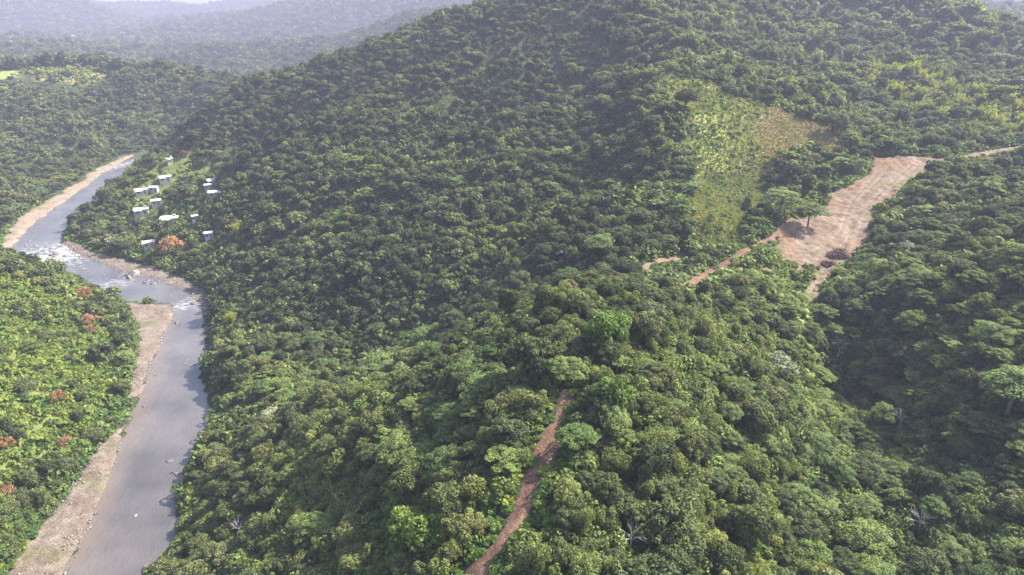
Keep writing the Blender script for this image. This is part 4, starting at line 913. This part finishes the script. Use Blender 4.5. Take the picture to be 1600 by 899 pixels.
# ------------------------------------------------------------------ village houses
def box(x0, x1, y0, y1, z0, z1):
    V = [(x0, y0, z0), (x1, y0, z0), (x1, y1, z0), (x0, y1, z0), (x0, y0, z1), (x1, y0, z1), (x1, y1, z1), (x0, y1, z1)]
    return V, [[0, 3, 2, 1], [4, 5, 6, 7], [0, 1, 5, 4], [1, 2, 6, 5], [2, 3, 7, 6], [3, 0, 4, 7]]
def boxobj(name, b, mat, parent): V, F = box(*b); return obj(name, mesh_from(name, V, F, mat), parent)
def house(X, Y, Z, w, dp, h, flat, wall, roof, rz, label, group=None):
    e = obj('house', None, loc=(X, Y, Z)); e.rotation_euler = (0, 0, rz); tag(e, label, 'house', group)
    boxobj('wall', (-w / 2, w / 2, -dp / 2, dp / 2, -2.0, h), wall, e)
    if flat:
        r = boxobj('roof', (-w / 2 - .5, w / 2 + .5, -dp / 2 - .5, dp / 2 + .5, h + .003, h + .28), roof, e)
        boxobj('roof_tank', (w * .22, w * .22 + 1.3, .4, 1.6, h + .283, h + 1.4), WALLS[2], r)
        boxobj('porch_roof', (-w / 2, w * .1, -dp / 2 - 2.3, -dp / 2 - .503, h - .35, h - .15), roof, e)
        for px_ in (-w / 2 + .2, w * .1 - .2): boxobj('porch_post', (px_ - .1, px_ + .1, -dp / 2 - 2.2, -dp / 2 - 2.0, -2, h - .353), wall, e)
    else:
        rg = h + dp * 0.22; o = .5
        V = [(-w / 2 - o, -dp / 2 - o, h - .05), (w / 2 + o, -dp / 2 - o, h - .05), (w / 2 + o, 0, rg), (-w / 2 - o, 0, rg), (-w / 2 - o, dp / 2 + o, h - .05), (w / 2 + o, dp / 2 + o, h - .05)]
        V += [(a, b, c + .12) for a, b, c in V]
        F = [[0, 3, 2, 1], [3, 4, 5, 2], [6, 7, 8, 9], [9, 8, 11, 10], [0, 1, 7, 6], [4, 10, 11, 5], [0, 6, 9, 3], [3, 9, 10, 4], [1, 2, 8, 7], [2, 5, 11, 8]]
        obj('roof', mesh_from('roof', V, F, roof), e)
        gv = [(-w / 2 + .02, -dp / 2 + .02, h), (-w / 2 + .02, dp / 2 - .02, h), (-w / 2 + .02, 0, rg - .15), (w / 2 - .02, -dp / 2 + .02, h), (w / 2 - .02, dp / 2 - .02, h), (w / 2 - .02, 0, rg - .15)]
        obj('gable', mesh_from('gable', gv, [[0, 1, 2], [3, 5, 4]], wall), e)
    n = max(2, int(w / 3.2))
    for k in range(n):
        cx = -w / 2 + w * (k + .5) / n
        if k == n // 2: boxobj('door', (cx - .5, cx + .5, -dp / 2 - .05, -dp / 2 + .05, 0, 2.1), DOOR, e)
        else: boxobj('window', (cx - .6, cx + .6, -dp / 2 - .05, -dp / 2 + .05, .95, 2.0), WINDOW, e)
    boxobj('window', (-w / 2 - .05, -w / 2 + .05, -.7, .7, .95, 2.0), WINDOW, e); boxobj('window', (w / 2 - .05, w / 2 + .05, -.7, .7, .95, 2.0), WINDOW, e)
HL = ['white flat roofed house nearest the river bend below the sand bar', 'small white house with metal roof joined close to a flat roofed one', 'cream walled flat roofed house behind the front village row', 'tiny white house at the top of the village under an orange tree',
      'white flat roofed house above the riverside thicket', 'grey house with rusty metal roof behind the middle flat roofed house', 'largest white flat roofed house in the village', 'white flat roofed house on the upper slope of the village', 'small bluish house with rusty roof on the upper slope',
      'grey wide house with metal roof just below the upper white house', 'rusty roofed grey house beside the large orange-red tree', 'small white metal roofed house half hidden under trees on the slope', 'small grey shed with metal roof beside the largest white house']
for (a, b, wpx, wl, rf, rz), (X, Y, Z), lb in zip(HOUSES, HP, HL):
    d = project(X, Y, Z)[2]; w = 0.88 * wpx * d / FPX
    house(X, Y, Z + 0.4, w, w * 0.62, 2.9, rf == 0, WALLS[wl], ROOFS[rf], rz + 0.35, lb)
for i, (px, py, wd, lb) in enumerate(((1556, 9, 26, 'long pale building on the hazy hill beyond the right ridge'), (1585, 8, 18, 'short pale building on the hazy hill beyond the right ridge'), (322, 12, 22, 'pale building high on a far blue ridge'))):
    X, Y, Z = hit(px, py, 6.0); d = project(X, Y, Z)[2]
    house(X, Y, Z + 7, wd, 12, 7.0, False, WALLS[0], ROOFS[1 if i else 0], 0.2 * i, lb)

# ------------------------------------------------------------------ heaps of pushed-up brush on the clearing
PILE = bark('dead_brush', (0.075, 0.045, 0.032), (0.15, 0.095, 0.07))
def brush_pile(px, py, w, h, label, seed):
    X, Y, Z = hit(px, py); rng = np.random.default_rng(seed); e = obj('brush_pile', None, loc=(X, Y, Z)); tag(e, label, 'brush pile')
    n = 40; V = [(0, 0, h * .85)]; F = []
    rings = 7
    for i in range(1, rings + 1):
        for k in range(18):
            a = 6.283 * k / 18; r = i / rings; rr = w / 2 * r * (1 + .18 * math.sin(3 * a + seed)); V.append((rr * math.cos(a), rr * .7 * math.sin(a), max(-.4, h * .85 * (1 - r ** 2.2)) + rng.uniform(-.18, .18) - (.4 if i == rings else 0)))
    for k in range(18): F.append([0, 1 + k, 1 + (k + 1) % 18])
    for i in range(rings - 1):
        for k in range(18): a = 1 + i * 18; F.append([a + k, a + 18 + k, a + 18 + (k + 1) % 18, a + (k + 1) % 18])
    obj('earth_core', mesh_from('earth_core', V, F, PILE, False), e)
    wd = Wood()
    for k in range(150):
        a = rng.uniform(0, 6.28); r = math.sqrt(rng.random()); c = np.array([w / 2 * r * math.cos(a), w * .35 * r * math.sin(a), h * .9 * (1 - r ** 2.2) + .1]); dr = unit(rng.normal(size=3) * [1, 1, .45]) * rng.uniform(.5, 1.5)
        wd.tube([c - dr, c + rng.normal(size=3) * .1, c + dr], [.07, .06, .03], 4)
    V, F = wd.data(); o = obj('branches', mesh_from('branches', V, F, PILE), e); o['kind'] = 'stuff'
brush_pile(1310, 402, 8.6, 3.0, 'large dark brown heap of cleared brush on the bare earth', 3)
brush_pile(1293, 416, 5.0, 1.4, 'smaller low brush heap at the lower neck of the clearing', 8)

# ------------------------------------------------------------------ haze in the valley air
V, F = box(-15500, 15500, -4000, 17500, float(HT.min()) - 1.0, max(float(HT.max()) + 25, HC + 25))
m, t = nt('haze_air'); pv = N(t, 'ShaderNodeVolumePrincipled'); pv.inputs['Color'].default_value = (0.345, 0.36, 0.505, 1); pv.inputs['Density'].default_value = HAZE_DENSITY; pv.inputs['Anisotropy'].default_value = 0.1
o_ = N(t, 'ShaderNodeOutputMaterial'); t.links.new(pv.outputs[0], o_.inputs['Volume'])
hz = obj('haze', mesh_from('haze', V, F, m)); tag(hz, 'pale blue haze filling the valley air', 'haze', kind='stuff')
